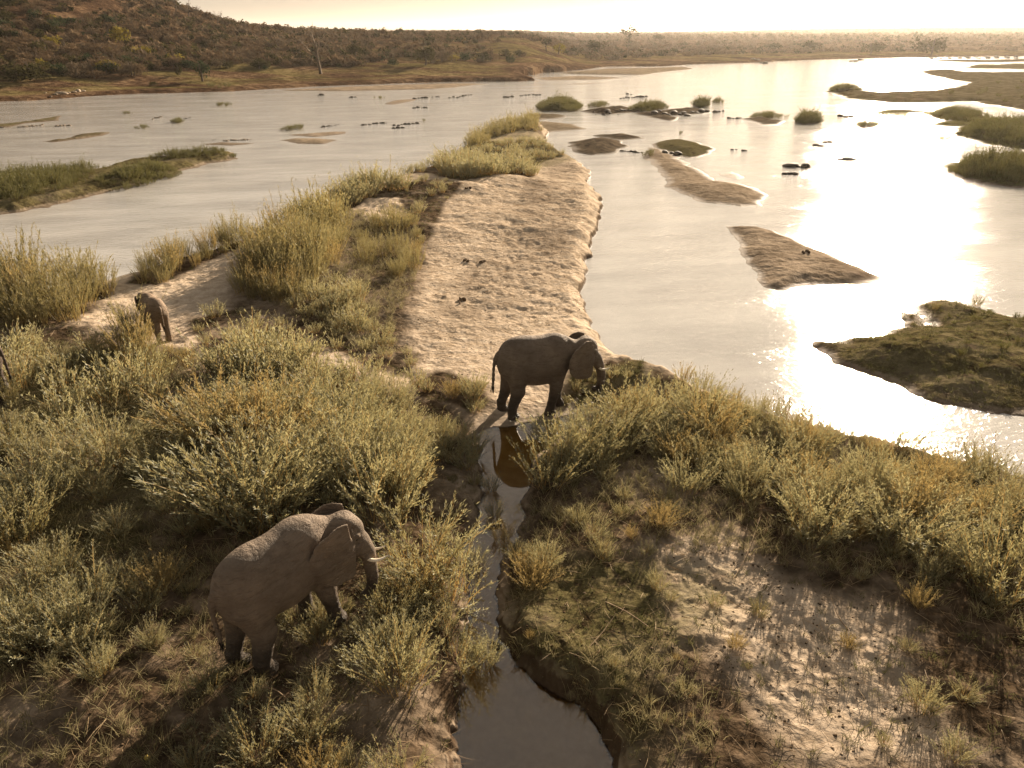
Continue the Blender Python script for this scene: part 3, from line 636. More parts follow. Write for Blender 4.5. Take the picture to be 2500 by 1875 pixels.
EAR = [(3.27,2.76),(3.10,2.80),(2.93,2.74),(2.66,2.55),(2.52,2.3),(2.48,2.1),(2.55,1.86),(2.78,1.62),(3.0,1.55),(3.23,1.50),(3.37,1.55),(3.40,1.8),(3.38,2.18),(3.30,2.59)]
def elephant_mesh(name, S, legs, head=(0, 0, 0, 0), trunk=None, vx=.024, tail=None, ear_s=1.12, flare=.42, flare_far=None, back=0, mat=None, belly=1.0):
    hx, hz, hp, hyaw = head                                     # shift and downward pitch of the head
    piv = np.array([2.75, 0, 2.45])
    org = np.array([-.35, -.95, -.08]); n = np.array([4.75, 1.9, 3.45]) / vx; n = n.astype(int)
    g = np.stack(np.meshgrid(*[org[i] + vx * np.arange(n[i]) for i in range(3)], indexing='ij'), -1).astype(np.float32)
    X, Y, Z = g[..., 0], g[..., 1], g[..., 2]
    def ell(c, r, P=(X, Y, Z)):
        a = [(P[i] - c[i]) / r[i] for i in range(3)]; k0 = np.sqrt(a[0] ** 2 + a[1] ** 2 + a[2] ** 2)
        k1 = np.sqrt((a[0] / r[0]) ** 2 + (a[1] / r[1]) ** 2 + (a[2] / r[2]) ** 2) + 1e-6
        return k0 * (k0 - 1) / k1
    def cone(a, b, ra, rb, P=(X, Y, Z), fy=1.0):
        a = np.array(a, float); b = np.array(b, float); d = b - a; L = (d * d).sum()
        t = np.clip(((P[0] - a[0]) * d[0] + (P[1] - a[1]) * d[1] + (P[2] - a[2]) * d[2]) / L, 0, 1)
        return np.sqrt((P[0] - a[0] - t * d[0]) ** 2 + ((P[1] - a[1] - t * d[1]) / fy) ** 2 + (P[2] - a[2] - t * d[2]) ** 2) - (ra + (rb - ra) * t)
    # trunk of the body
    D = ell((.78, 0, 2.14), (.76, .60, .80))
    D = smin(D, ell((1.42, 0, 1.98), (1.12, .74 * belly, .80)), .30)
    D = smin(D, ell((1.30, 0, 2.45), (1.0, .42, .47)), .35)
    D = smin(D, ell((2.10, 0, 2.12), (.66, .56, .86)), .30)
    D = smin(D, ell((2.15, 0, 2.62), (.42, .34, .36)), .25)
    D = smin(D, ell((.85, 0, 2.60), (.42, .30, .33)), .3)
    if back: D = smin(D, ell((1.50, 0, 2.54), (1.15, .40, .385)), .3)
    # legs
    for side, pts_ in legs:
        (x0, z0, r0), (x1, z1, r1), (x2, z2, r2), (x3, z3, r3) = pts_
        y0, y1, y2, y3 = side * .30, side * .37, side * .36, side * .36
        L = cone((x0, y0, z0), (x1, y1, z1), r0, r1, fy=.78)
        L = smin(L, cone((x1, y1, z1), (x2, y2, z2), r1, r2), .10)
        L = smin(L, cone((x2, y2, z2), (x3, y3, z3), r2, r3), .06)
        L = smin(L, ell((x3 + .035, y3, z3 + .06), (r3 * 1.10, r3 * 1.02, .15)), .05)
        L = np.maximum(L, (z3 - .05) - Z)
        D = smin(D, L, .10)
    # neck and head (pitched about the neck)
    c, s = math.cos(hp), math.sin(hp)
    Xh = X - hx; Zh = Z - hz
    xr = (Xh - piv[0]) * c - (Zh - piv[2]) * s + piv[0]; zr = (Xh - piv[0]) * s + (Zh - piv[2]) * c + piv[2]
    cw, sw_ = math.cos(hyaw), math.sin(hyaw)
    xq = xr - 2.60; xr, Yh = xq * cw + Y * sw_ + 2.60, -xq * sw_ + Y * cw
    P = (xr, Yh, zr)
    Hd = ell((3.13, 0, 2.38), (.42, .36, .46), P)
    Hd = smin(Hd, ell((3.22, .14, 2.66), (.24, .17, .2), P), .12); Hd = smin(Hd, ell((3.22, -.14, 2.66), (.24, .17, .2), P), .12)
    Hd = smin(Hd, ell((3.40, 0, 2.40), (.25, .26, .34), P), .12)
    Hd = smin(Hd, ell((3.42, 0, 2.08), (.27, .25, .30), P), .12)
    for q in (-1, 1):
        Hd = smin(Hd, ell((3.28, q * .20, 2.02), (.24, .16, .24), P), .10)
        Hd = smin(Hd, cone((3.46, q * .17, 2.0), (3.64, q * .19, 1.74), .12, .085, P), .05)
        Hd = smin(Hd, ell((3.36, q * .27, 2.40), (.17, .08, .09), P), .05)
    Hd = smin(Hd, cone((3.22, 0, 1.92), (3.42, 0, 1.70), .17, .09, P), .07)
    tp = np.array(trunk if trunk is not None else [(3.56, 2.05), (3.72, 1.75), (3.82, 1.40), (3.85, 1.08), (3.78, .82), (3.66, .74), (3.56, .80)])
    tp = spline(np.stack([tp[:, 0], np.zeros(len(tp)), tp[:, 1]], 1), 15); tr = np.interp(np.linspace(0, 1, 15), [0, .2, .5, .85, 1], [.235, .175, .135, .095, .075])
    for i in range(14):
        Hd = smin(Hd, cone(tp[i], tp[i + 1], tr[i], tr[i + 1], P), .045 if i else .12)
    D = smin(D, cone((2.3, 0, 2.42), (3.0 + hx, 0, 2.36 + hz), .50, .36, fy=.88), .22)
    D = smin(D, Hd, .12)
    # ears: thin slabs flaring away from the neck
    E = [(3.38 + (x - 3.38) * ear_s, 2.2 + (z - 2.2) * ear_s) for x, z in EAR]
    m2 = (xr > 2.1) & (xr < 3.7) & (zr > 1.1) & (zr < 3.1) & (np.abs(Yh) > .2)
    xs, zs, ys = xr[m2], zr[m2], Yh[m2]
    e2 = psd(E, xs.astype(float), zs.astype(float))
    t = np.clip((3.40 - xs) / .9, 0, 1)
    yy = .335 + np.where(ys > 0, flare if flare_far is None else flare_far, flare) * t ** .65 - .10 * np.clip((2.0 - zs) / .5, 0, 1) + .02 * np.sin(xs * 9 + zs * 5)
    slab = np.maximum(-e2, np.abs(np.abs(ys) - yy) - .027)
    full = np.full(D.shape, 9., np.float32); full[m2] = slab
    D = smin(D, full, .014)
    rim = cone((3.34, 0, 2.62), (3.38, 0, 2.1), .03, .03, (xr, np.abs(Yh) - .335, zr))
    D = smin(D, rim, .06)
    # tail
    tl = tail or [(.10, 2.50), (-.02, 2.25), (-.08, 1.9), (-.10, 1.5), (-.12, 1.2)]
    tl = spline(np.array([(a, 0, b) for a, b in tl]), 9); trr = np.linspace(.075, .032, 9)
    for i in range(8): D = smin(D, cone(tl[i], tl[i + 1], trr[i], trr[i + 1]), .05)
    # folds of skin
    D = D + .010 * np.sin(X * 15 + 3 * np.sin(Z * 2.6) + 2 * np.sin(Y * 4)) * np.exp(-((X - 2.62) / .25) ** 2) + .006 * np.sin(Z * 34 + 2 * np.sin(X * 5)) * np.clip((1.25 - Z) * 2, 0, 1)
    D = D + (.011 * np.sin(X * 6 + 1.3) * np.sin(Y * 5 + Z * 7.3)).astype(np.float32)
    V, Q = surface_nets(D, org, vx)
    me = mesh_np(name, V * S, Q, [mat], smooth=True)
    def hp_(p):                                           # head-frame point -> body frame
        x, y, z = p; xq = x - 2.60; x, y = xq * cw - y * sw_ + 2.60, xq * sw_ + y * cw
        dx, dz = x - piv[0], z - piv[2]
        return np.array([dx * c + dz * s + piv[0] + hx, y, -dx * s + dz * c + piv[2] + hz]) * S
    return me, hp_, tl * S
M_TUSK = mat_plain('ivory', (.62, .52, .38), (.80, .72, .58), 8, .4, .1, .01, .4)
M_EYE = mat_plain('eye', (.01, .006, .004), (.02, .012, .006), 8, .1, 0, .01, .6)
M_HAIR = mat_plain('tail_hair', (.012, .01, .008), (.03, .022, .015), 8, .8)
def ball(name, r, mat, sc_=(1, 1, 1)):
    u = np.linspace(0, np.pi, 9); v = np.linspace(0, 2 * np.pi, 13)
    U, W = np.meshgrid(u, v, indexing='ij'); V = np.stack([np.sin(U) * np.cos(W) * sc_[0], np.sin(U) * np.sin(W) * sc_[1], np.cos(U) * sc_[2]], -1).reshape(-1, 3) * r
    return mesh_np(name, V, grid_faces(9, 13)[:, ::-1], [mat], smooth=True)
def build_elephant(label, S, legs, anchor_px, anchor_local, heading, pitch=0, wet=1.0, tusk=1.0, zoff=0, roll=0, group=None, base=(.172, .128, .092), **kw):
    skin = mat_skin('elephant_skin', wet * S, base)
    me, hp_, tl = elephant_mesh('body', S, legs, mat=skin, **kw)
    x, y, z = g1(*anchor_px)
    rot = Euler((R(roll), -R(pitch), R(heading)), 'XYZ').to_matrix()
    off = rot @ Vector([q * S for q in anchor_local])
    root = thing('elephant', label, 'elephant', (x - off.x, y - off.y, z - off.z + zoff), group=group)
    root.rotation_euler = (R(roll), -R(pitch), R(heading))
    link('body', me, root)
    for q in (-1, 1):
        if tusk:
            P = spline([hp_((3.58, q * .19, 1.84)), hp_((3.68, q * .205, 1.68)), hp_((3.68 + .17 * tusk, q * .225, 1.62)), hp_((3.68 + .36 * tusk, q * .21, 1.63)), hp_((3.68 + .50 * tusk, q * .19, 1.68))], 12)
            V, Fq = tube(P, np.interp(np.linspace(0, 1, 12), [0, .5, 1], [.048, .042, .010]) * S, 10)
            link('tusk', mesh_np('tusk', V, Fq, [M_TUSK], smooth=True), root)
        link('eye', ball('eye', .032 * S, M_EYE), root, loc=Vector(hp_((3.435, q * .315, 2.345))))
    # tail tuft
    e = tl[-1]; d = (tl[-1] - tl[-3]); d /= np.linalg.norm(d); V = []; Fq = []
    for i in range(46):
        a = rng.normal(0, .28, 3); dd = d + a * .55; L = rng.uniform(.14, .34) * S; s0 = e + rng.normal(0, .018, 3) * S - d * rng.uniform(0, .12) * S
        w = np.cross(dd, rng.normal(size=3)); w = w / np.linalg.norm(w) * .010 * S; b = len(V)
        V += [s0 - w, s0 + w, s0 + dd * L + w * .3, s0 + dd * L - w * .3]; Fq.append([b, b + 1, b + 2, b + 3])
    link('tail_tuft', mesh_np('tail_tuft', V, Fq, [M_HAIR]), root)
    return root
# each leg: side (-1 right, +1 left), then (x, z, radius) at hip, knee, ankle, sole
L_FAR = [(-1, [(.72, 1.85, .46), (.72, 1.10, .245), (.50, .42, .165), (.54, .08, .19)]),
         (1, [(.62, 1.85, .44), (.50, 1.10, .235), (.28, .42, .165), (.30, .08, .19)]),
         (-1, [(2.20, 1.80, .36), (2.14, 1.20, .225), (1.99, .50, .155), (1.90, .08, .19)]),
         (1, [(2.26, 1.80, .36), (2.34, 1.20, .225), (2.38, .50, .155), (2.42, .08, .19)])]
L_NEAR = [(-1, [(.66, 1.85, .48), (.66, 1.10, .27), (.42, .42, .185), (.48, .04, .205)]),
          (1, [(.58, 1.85, .44), (.42, 1.10, .24), (.12, .42, .175), (.18, .04, .20)]),
          (-1, [(2.20, 1.80, .38), (2.30, 1.20, .24), (2.34, .50, .165), (2.36, .08, .20)]),
          (1, [(2.20, 1.80, .36), (2.10, 1.20, .23), (2.02, .50, .16), (2.0, .08, .19)])]
build_elephant('grey elephant with dark wet legs standing broadside at the reflecting pool', .865, L_FAR, (1108, 904), (.54, -.36, .05), 13, wet=1.0, tusk=.85, head=(.13, -.02, 0, 0), ear_s=1.18, flare_far=.2, back=1)
build_elephant('largest elephant in front, wading into bushes seen from above with both tusks showing', 0.80, L_NEAR, (580, 1450), (.48, -.36, .05), 46, pitch=8, wet=.9, tusk=.95, flare=.50, flare_far=.22, back=1, ear_s=1.25,
               head=(.02, -.13, .16, -.48), trunk=[(3.56, 2.05), (3.68, 1.75), (3.74, 1.40), (3.77, 1.05), (3.74, .78), (3.64, .60), (3.52, .56)], belly=1.0)
build_elephant('young elephant walking away behind tall stems at the left, hindquarters showing',   .54, L_NEAR, (346, 742), (.18, .36, .05), 132, wet=.1, tusk=0, base=(.21, .145, .092), ear_s=.85)
#4
build_elephant('dark elephant almost wholly cut off by the left edge of the picture', .74, L_FAR, (4, 874), (.30, .36, .05), 178, wet=.9, tusk=0, base=(.10, .07, .05))

# ------------------------------------------------------------------ plant prototypes (arrays of quads)
def unit(a): return a / (np.linalg.norm(a, axis=-1, keepdims=True) + 1e-9)
def fan_plant(nst, h, r0, spread, nleaf, leafL, leafW, stemW, seed, droop=.25, tip=.3, lo=.18, hug=(.6, 2.2), loose=.28):
    g = np.random.default_rng(seed); K = 5
    a = g.uniform(0, 2 * np.pi, nst); rr = r0 * np.sqrt(g.uniform(0, 1, nst))
    base = np.stack([rr * np.cos(a), rr * np.sin(a), np.zeros(nst) - .04], 1)
    az = a + g.normal(0, .7, nst); lean = spread * (rr / r0) ** .7 * g.uniform(.5, 1.25, nst) + g.normal(0, .07, nst)
    L = h * g.uniform(.5, 1.0, nst) * (1.08 - .25 * (rr / r0))
    L[g.uniform(size=nst) < .12] *= 1.35
    t = np.linspace(0, 1, K + 1)
    ang = lean[:, None] + droop * t[None] ** 1.5 * g.uniform(.2, 1.8, nst)[:, None]
    seg = L[:, None] / K
    hz = np.concatenate([np.zeros((nst, 1)), np.cumsum(np.sin(ang[:, :-1]) * seg, 1)], 1); vz = np.concatenate([np.zeros((nst, 1)), np.cumsum(np.cos(ang[:, :-1]) * seg, 1)], 1)
    wob = np.cumsum(g.normal(0, .018 * h, (nst, K + 1, 2)), 1) * t[None, :, None]
    P = np.stack([base[:, :1] + hz * np.cos(az)[:, None] + wob[..., 0], base[:, 1:2] + hz * np.sin(az)[:, None] + wob[..., 1], base[:, 2:] + vz], -1)
    sd = unit(np.stack([np.cos(az + g.uniform(0, 3, nst)), np.sin(az + g.uniform(0, 3, nst)), np.zeros(nst)], 1))
    w = stemW * (1 - .7 * t)[None, :, None] * sd[:, None]
    V = np.stack([P - w, P + w], 2).reshape(-1, 3)
    i0 = (np.arange(nst)[:, None] * (K + 1) + np.arange(K)[None]).ravel() * 2
    F = np.stack([i0, i0 + 1, i0 + 3, i0 + 2], 1)
    SR = np.repeat(g.uniform(0, 1, nst), K)
    n = nst * nleaf
    s = np.repeat(np.arange(nst), nleaf); tt = lo + (1 - lo) * g.uniform(0, 1, n) ** .75
    k = np.minimum((tt * K).astype(int), K - 1); f = tt * K - k
    c = P[s, k] * (1 - f)[:, None] + P[s, k + 1] * f[:, None]; tan = unit(P[s, k + 1] - P[s, k])
    ph = g.uniform(0, 2 * np.pi, n); q = unit(np.stack([np.cos(ph), np.sin(ph), g.normal(0, .15, n)], 1))
    up = g.uniform(*hug, n)[:, None]
    d = unit(q + tan * up); ln = leafL * g.uniform(.55, 1.2, n)[:, None] * (1.25 - .6 * tt[:, None])
    sw = unit(np.cross(d, g.normal(size=(n, 3)))) * leafW * .5
    off = (q + tan * .6) * g.uniform(0, leafL * 1.5, n)[:, None] * (g.uniform(size=(n, 1)) < loose)
    c = c + off
    LV = np.stack([c, c + d * ln * .45 + sw, c + d * ln, c + d * ln * .45 - sw], 1).reshape(-1, 3)
    LF = np.arange(n * 4).reshape(-1, 4)
    LR = np.clip(np.repeat(g.uniform(0, 1, nst), nleaf) * .35 + g.uniform(0, .3, n) + .6 * (tt - .35), 0, 1)  # paler new growth at tips; sunlit tips and shaded base put into colour
    return (V, F, SR), (LV, LF, LR)

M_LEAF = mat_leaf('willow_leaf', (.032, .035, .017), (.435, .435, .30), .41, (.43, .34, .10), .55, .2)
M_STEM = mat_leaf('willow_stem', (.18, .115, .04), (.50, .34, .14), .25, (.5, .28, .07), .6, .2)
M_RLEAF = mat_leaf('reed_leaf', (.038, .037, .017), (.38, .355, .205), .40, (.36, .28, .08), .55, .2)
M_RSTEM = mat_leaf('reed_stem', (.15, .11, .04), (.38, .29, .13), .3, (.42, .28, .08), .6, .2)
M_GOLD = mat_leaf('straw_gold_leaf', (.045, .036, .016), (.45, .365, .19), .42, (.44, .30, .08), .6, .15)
M_ILEAF = mat_leaf('backlit_island_leaf', (.030, .036, .014), (.20, .20, .095), .3, (.22, .19, .05), .6, .1)  # island leaf and stem: same plants, their backlit shade put into the colour
M_ISTEM = mat_leaf('backlit_island_stem', (.07, .055, .02), (.22, .18, .08), .2, (.3, .22, .06), .6, .1)
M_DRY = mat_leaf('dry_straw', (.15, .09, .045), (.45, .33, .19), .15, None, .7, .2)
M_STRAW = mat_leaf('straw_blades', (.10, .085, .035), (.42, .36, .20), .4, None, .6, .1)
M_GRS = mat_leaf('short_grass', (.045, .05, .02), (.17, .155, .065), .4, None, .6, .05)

def protos(kind, lod):
    out = []
    for i in range(7 if lod == 0 else 4):
        if kind == 'willow':
            p = fan_plant(58 + 6 * (i % 3), 1, .30, .50 + .05 * (i % 4), 66, .082, .0100, .006, 100 + i, .25, lo=.18, hug=(.8, 3.2), loose=.22) if lod == 0 else fan_plant(36, 1, .32, .55, 26, .125, .021, .010, 120 + i, .25, hug=(1.0, 3.0), loose=.15)
        else:
            p = fan_plant(56, 1, .26, .36, 40, .085, .0085, .006, 140 + i, .2, lo=.25, hug=(1.2, 3.5), loose=.12) if lod == 0 else fan_plant(34, 1, .28, .36, 20, .13, .018, .010, 160 + i, .2, hug=(1.2, 3.5), loose=.12)
        out.append(p)
    return out
PR = {(k, l): protos(k, l) for k in ('willow', 'reed') for l in (0, 1)}
MT = {'willow': (M_STEM, M_LEAF), 'reed': (M_RSTEM, M_RLEAF)}
PM = {}
for (k, l), ps in PR.items():
    if l: continue
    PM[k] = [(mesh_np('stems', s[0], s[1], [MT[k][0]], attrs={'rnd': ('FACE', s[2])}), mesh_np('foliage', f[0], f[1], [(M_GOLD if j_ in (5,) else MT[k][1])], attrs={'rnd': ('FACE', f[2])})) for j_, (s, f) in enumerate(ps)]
def scatter(poly, dens, seed):
    g = np.random.default_rng(seed); P = np.array(poly); lo = P.min(0); hi = P.max(0)
    area = (hi - lo).prod(); n = int(area * dens * 1.9) + 2
    q = g.uniform(lo, hi, (n, 2)); s = psd(poly, q[:, 0], q[:, 1]) > 0; q = q[s]
    keep = []; md = .62 / math.sqrt(dens)
    for p in q:
        if all((p[0] - k[0]) ** 2 + (p[1] - k[1]) ** 2 > md * md for k in keep[-400:]): keep.append(p)
    return np.array(keep).reshape(-1, 2)
def avoid(x, y):                                          # keep plants out of the elephants' bodies
    for ex, ey, a, L, Wd in AV:
        dx, dy = x - ex, y - ey; u = dx * math.cos(a) + dy * math.sin(a); v = -dx * math.sin(a) + dy * math.cos(a)
        if -.2 < u < L and abs(v) < Wd: return True
    return False
AV = []
HC = [(g1(px, py)[:2], r, h) for px, py, r, h in ((850, 1350, .75, .55), (1300, 855, .9, .3), (1255, 905, .5, .6),  (900, 1330, .6, .8), (790, 1370, .6, .5), (400, 935, .95, 0), (360, 900, .7, 0), (350, 770, .6, .5), (330, 790, .5, .55), (15, 900, .8, .45), (10, 935, .8, .6), (700, 1240, .5, .5))]
for o in [o for o in COL.objects if o.get('category') == 'elephant']:
    h = o.rotation_euler.z; L = max(v.co.x for v in o.children[0].data.vertices) if o.children else 3
    AV.append((o.location.x, o.location.y, h, L * .62, L * .12))
cands = []
for zi, (z, g) in enumerate(zip(ZONES, ZG)):
    q = scatter(g, z[1], 300 + zi); hh = np.random.default_rng(500 + zi)
    ed = psd(g, q[:, 0], q[:, 1]) if len(q) else []
    for (x, y), e_ in zip(q, ed):
        cap_ = min([h_ for (c_, r_, h_) in HC if (x - c_[0]) ** 2 + (y - c_[1]) ** 2 < r_ * r_] + [9])
        if cap_ == 0 or (z[1] > 1.2 and vnoise(np.array(x / 1.5 + 9), np.array(y / 1.5), 55) < .30): continue
        cands.append([x, y, z[2] * hh.uniform(.5, 1.35) * (.62 + .38 * float(sm(e_ / .9))) * (.8 + .45 * float(vnoise(np.array(x / 2.2), np.array(y / 2.2), 33))), z[3], zi]); cands[-1][2] = min(cands[-1][2], cap_)
XY = np.array([[c[0], c[1]] for c in cands]); TZ = terrain(XY[:, 0], XY[:, 1])
PX, PY = proj(XY[:, 0], XY[:, 1], TZ)
_dist = np.hypot(XY[:, 0], XY[:, 1])
ok = (TZ > .02) & (PX > -160) & (PX < 2372) & (PY < 1900)
order = [i for i in np.argsort(_dist) if ok[i] and not avoid(*XY[i])]
ZBOX = {}
for zi in range(len(ZONES)):
    m_ = [i for i in range(len(cands)) if cands[i][4] == zi and ok[i]]
    if m_: ZBOX[zi] = (PX[m_].min(), PX[m_].max(), PY[m_].min(), PY[m_].max())
cnt = {'willow': 0, 'reed': 0}; CAP = {'willow': 262, 'reed': 150}
SZ = [(0, .8, 'short'), (.8, 1.02, 'medium'), (1.02, 9, 'tall')]
stuff_list = {'willow': [], 'reed': []}
def plant(kind, x, y, z, h, label, group, i, wide=1.0):
    st, fo = PM[kind][i % 7]
    nm = 'shrub' if kind == 'willow' else 'reed_clump'
    root = thing(nm, label, 'shrub' if kind == 'willow' else 'reed clump', (x, y, z), rng.uniform(0, 6.28), group, None)
    root.scale = (h * wide, h * wide, h)
    link('stems', st, root); link('foliage', fo, root)
    return root
for c_, i in enumerate(order):
    x, y, h, kind, zi = cands[i]; zz = ZONES[zi]; rel = h / zz[2]
    if cnt[kind] < CAP[kind]:
        cnt[kind] += 1
        sz = [s[2] for s in SZ if s[0] <= rel < s[1]][0]
        nm = 'shrub' if kind == 'willow' else 'reed clump'
        bx = ZBOX[zi]; fx = (PX[i] - bx[0]) / (bx[1] - bx[0] + 1); fy = (PY[i] - bx[2]) / (bx[3] - bx[2] + 1)
        hp = 'far left' if fx < .2 else ('left' if fx < .4 else ('centre' if fx < .6 else ('right' if fx < .8 else 'far right'))); vp = 'back' if fy < .25 else ('mid-back' if fy < .5 else ('mid-front' if fy < .75 else 'front'))
        where = f'{vp} {hp}'; adj = 'straw-gold' if c_ % 7 == 5 else ('green-grey' if zz[5] in ('medium', 'tall', 'golden', 'golden-stemmed', 'straw-tipped') and kind == 'willow' else zz[5])
        plant(kind, x, y, TZ[i], h, f'{sz} {adj} {nm} at {where} of the {zz[4]}', f'{zz[5]} {nm}s of the {zz[4]}', c_, 1.0 if kind == 'reed' else rng.uniform(.95, 1.3))
    else: stuff_list[kind].append((x, y, TZ[i], h, 1.0))
for c_, (px, py, h, kind, lab) in enumerate(SINGLES):
    x, y, z = g1(px, py)
    if z < .015: z = 0
    plant(kind, x, y, z, h, lab, None, c_ + 3, 1.0)
print('plants', cnt, len(stuff_list['willow']), len(stuff_list['reed']))

def bake(name, items, ps, mats, label, kind='stuff', parts=True):
    SV, SF, SR_, LV, LF, LR = [], [], [], [], [], []; nb = lb = 0
    for i, it in enumerate(items):
        (sv, sf, sr), (lv, lf, lr) = ps[i % len(ps)]
        x, y, z, h, w = it[:5]; a = rng.uniform(0, 6.28); c, s = math.cos(a), math.sin(a)
        for (v, f, r, Vs, Fs, Rs, which) in ((sv, sf, sr, SV, SF, SR_, 0), (lv, lf, lr, LV, LF, LR, 1)):
            b = nb if which == 0 else lb
            q = np.stack([(v[:, 0] * c - v[:, 1] * s) * h * w + x, (v[:, 0] * s + v[:, 1] * c) * h * w + y, v[:, 2] * h + z], 1)
            Vs.append(q); Fs.append(f + b); Rs.append(r)
            if which == 0: nb += len(v)
            else: lb += len(v)
    V = np.concatenate(SV + LV); F = np.concatenate([np.concatenate(SF), np.concatenate(LF) + nb]); RR = np.concatenate(SR_ + LR)
    mi = np.concatenate([np.zeros(sum(map(len, SF)), int), np.ones(sum(map(len, LF)), int)])
    return link(name, mesh_np(name, V, F, list(mats), mi, attrs={'rnd': ('FACE', RR)}), kind=kind, label=label)
for k, lab in (('willow', 'mass of silvery shrubs farther off on the sandspit and banks'), ('reed', 'mass of golden reedy stems farther off on the sandspit')):
    if stuff_list[k]: bake('shrubbery' if k == 'willow' else 'reed_bed', stuff_list[k], PR[(k, 1)], MT[k], lab)

# growth on the islands: one thing per clump, the widest as a mass
for zi, (z, g) in enumerate(zip(IZONES, IZG)):
    q = scatter(g, z[1] * (1.7 if z[1] > .3 else 1), 700 + zi)
    if not len(q): q = np.array([np.mean(g, 0)])
    tz = np.maximum(terrain(q[:, 0], q[:, 1]), 0.0)
    ed = psd(g, q[:, 0], q[:, 1]); em = max(ed.max(), .1)
    items = [(x, y, zz, z[2] * rng.uniform(.55, 1.15) * (.45 + .55 * float(sm(e_ / min(em, 3)))), 1.15) for (x, y), zz, e_ in zip(q, tz, ed)]
    word = 'stand of reeds' if z[3] == 'reed' else 'stand of green bushes'
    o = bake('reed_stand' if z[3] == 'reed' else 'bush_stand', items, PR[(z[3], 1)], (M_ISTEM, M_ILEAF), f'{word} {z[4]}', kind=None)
    if len(items) > 60: o['kind'] = 'stuff'
    else: o['category'] = 'reeds' if z[3] == 'reed' else 'bushes'; o['group'] = 'plant stands on the river islands'
    if o.get('kind') is None and 'kind' in o: del o['kind']

# ------------------------------------------------------------------ ground litter, grass, twigs (nobody could count them)
def blades(n, polys, hmin, hmax, w, lean, seed, flat=False, clump=0):
    g = np.random.default_rng(seed); out = []
    per = np.array([abs(sum(a[0] * b[1] - b[0] * a[1] for a, b in zip(p, p[1:] + p[:1]))) / 2 for p in polys]); per = per / per.sum()
    for p, fr in zip(polys, per):
        P = np.array(p); lo = np.maximum(P.min(0), (-26, 8)); hi = np.minimum(P.max(0), (28, 60))
        if (hi <= lo).any(): continue
        q = g.uniform(lo, hi, (int(n * fr * 2.2), 2))
        q = q[psd(p, q[:, 0], q[:, 1]) > 0][:int(n * fr)]
        if clump: q = np.repeat(q[:max(1, len(q) // clump)], clump, 0); q = q + g.normal(0, .045, q.shape)
        out.append(q)
    q = np.concatenate(out); z = terrain(q[:, 0], q[:, 1]); k = z > .012; q = q[k]; z = z[k]; n = len(q)
    B = np.stack([q[:, 0], q[:, 1], z], 1); L = g.uniform(hmin, hmax, n)[:, None]; a = g.uniform(0, 2 * np.pi, n)
    if flat: d = unit(np.stack([np.cos(a), np.sin(a), g.uniform(-.02, .28, n)], 1)); B[:, 2] += .015
    else: d = unit(np.stack([np.cos(a) * lean, np.sin(a) * lean, np.ones(n)], 1) * g.uniform(.5, 1, (n, 1)))
    sw = unit(np.cross(d, g.normal(size=(n, 3)) + [0, 0, .01])) * w
    m = B + d * L * .55 + (0 if flat else 1) * 0; e = B + d * L + np.stack([np.cos(a), np.sin(a), -np.ones(n) * .2], 1) * L * (.25 if not flat else .0)
    if flat: m = m + g.normal(0, .03, (n, 3)) * L * [1, 1, .6]
    V = np.stack([B - sw, B + sw, m + sw * .8, m - sw * .8, e + sw * .25, e - sw * .25], 1).reshape(-1, 3)
    i = np.arange(n) * 6; F = np.concatenate([np.stack([i, i + 1, i + 2, i + 3], 1), np.stack([i + 3, i + 2, i + 4, i + 5], 1)])
    r = g.uniform(0, 1, n)
    return V, F, np.concatenate([r, r])
V, F_, r_ = blades(60000, soil_polys[:2] + [g for g in ZG if len(g)], .06, .20, .0045, .5, 901, clump=12)
link('grass', mesh_np('grass', V, F_, [M_GRS], attrs={'rnd': ('FACE', r_)}), kind='stuff', label='short green grass tufts between the shrubs')
V, F_, r_ = blades(26000, soil_polys + [gpoly('860,450 1000,420 1180,380 1260,400 1260,690 1000,850 850,800')], .12, .55, .0042, .5, 903, flat=True)
k = np.arange(len(V)) // 6; 
link('dry_litter', mesh_np('dry_litter', V, F_, [M_DRY], attrs={'rnd': ('FACE', r_)}), kind='stuff', label='dry straw and fallen twigs strewn over the soil')
isl_g = [ISLG[k] for k, i in enumerate(ISL) if i[6] >= .55 and i[0] != 'rock_island' and min(p[1] for p in ISLG[k]) < 60]
V, F_, r_ = blades(50000, isl_g + [gpoly('1230,830 1390,815 1395,880 1240,885'), gpoly('1180,1400 1300,1330 1480,1420 1400,1560 1330,1560')], .05, .14, .007, .6, 905, clump=8)
link('turf', mesh_np('turf', V, F_, [M_GRS], attrs={'rnd': ('FACE', r_)}), kind='stuff', label='mossy turf covering the bank and the nearest islands')

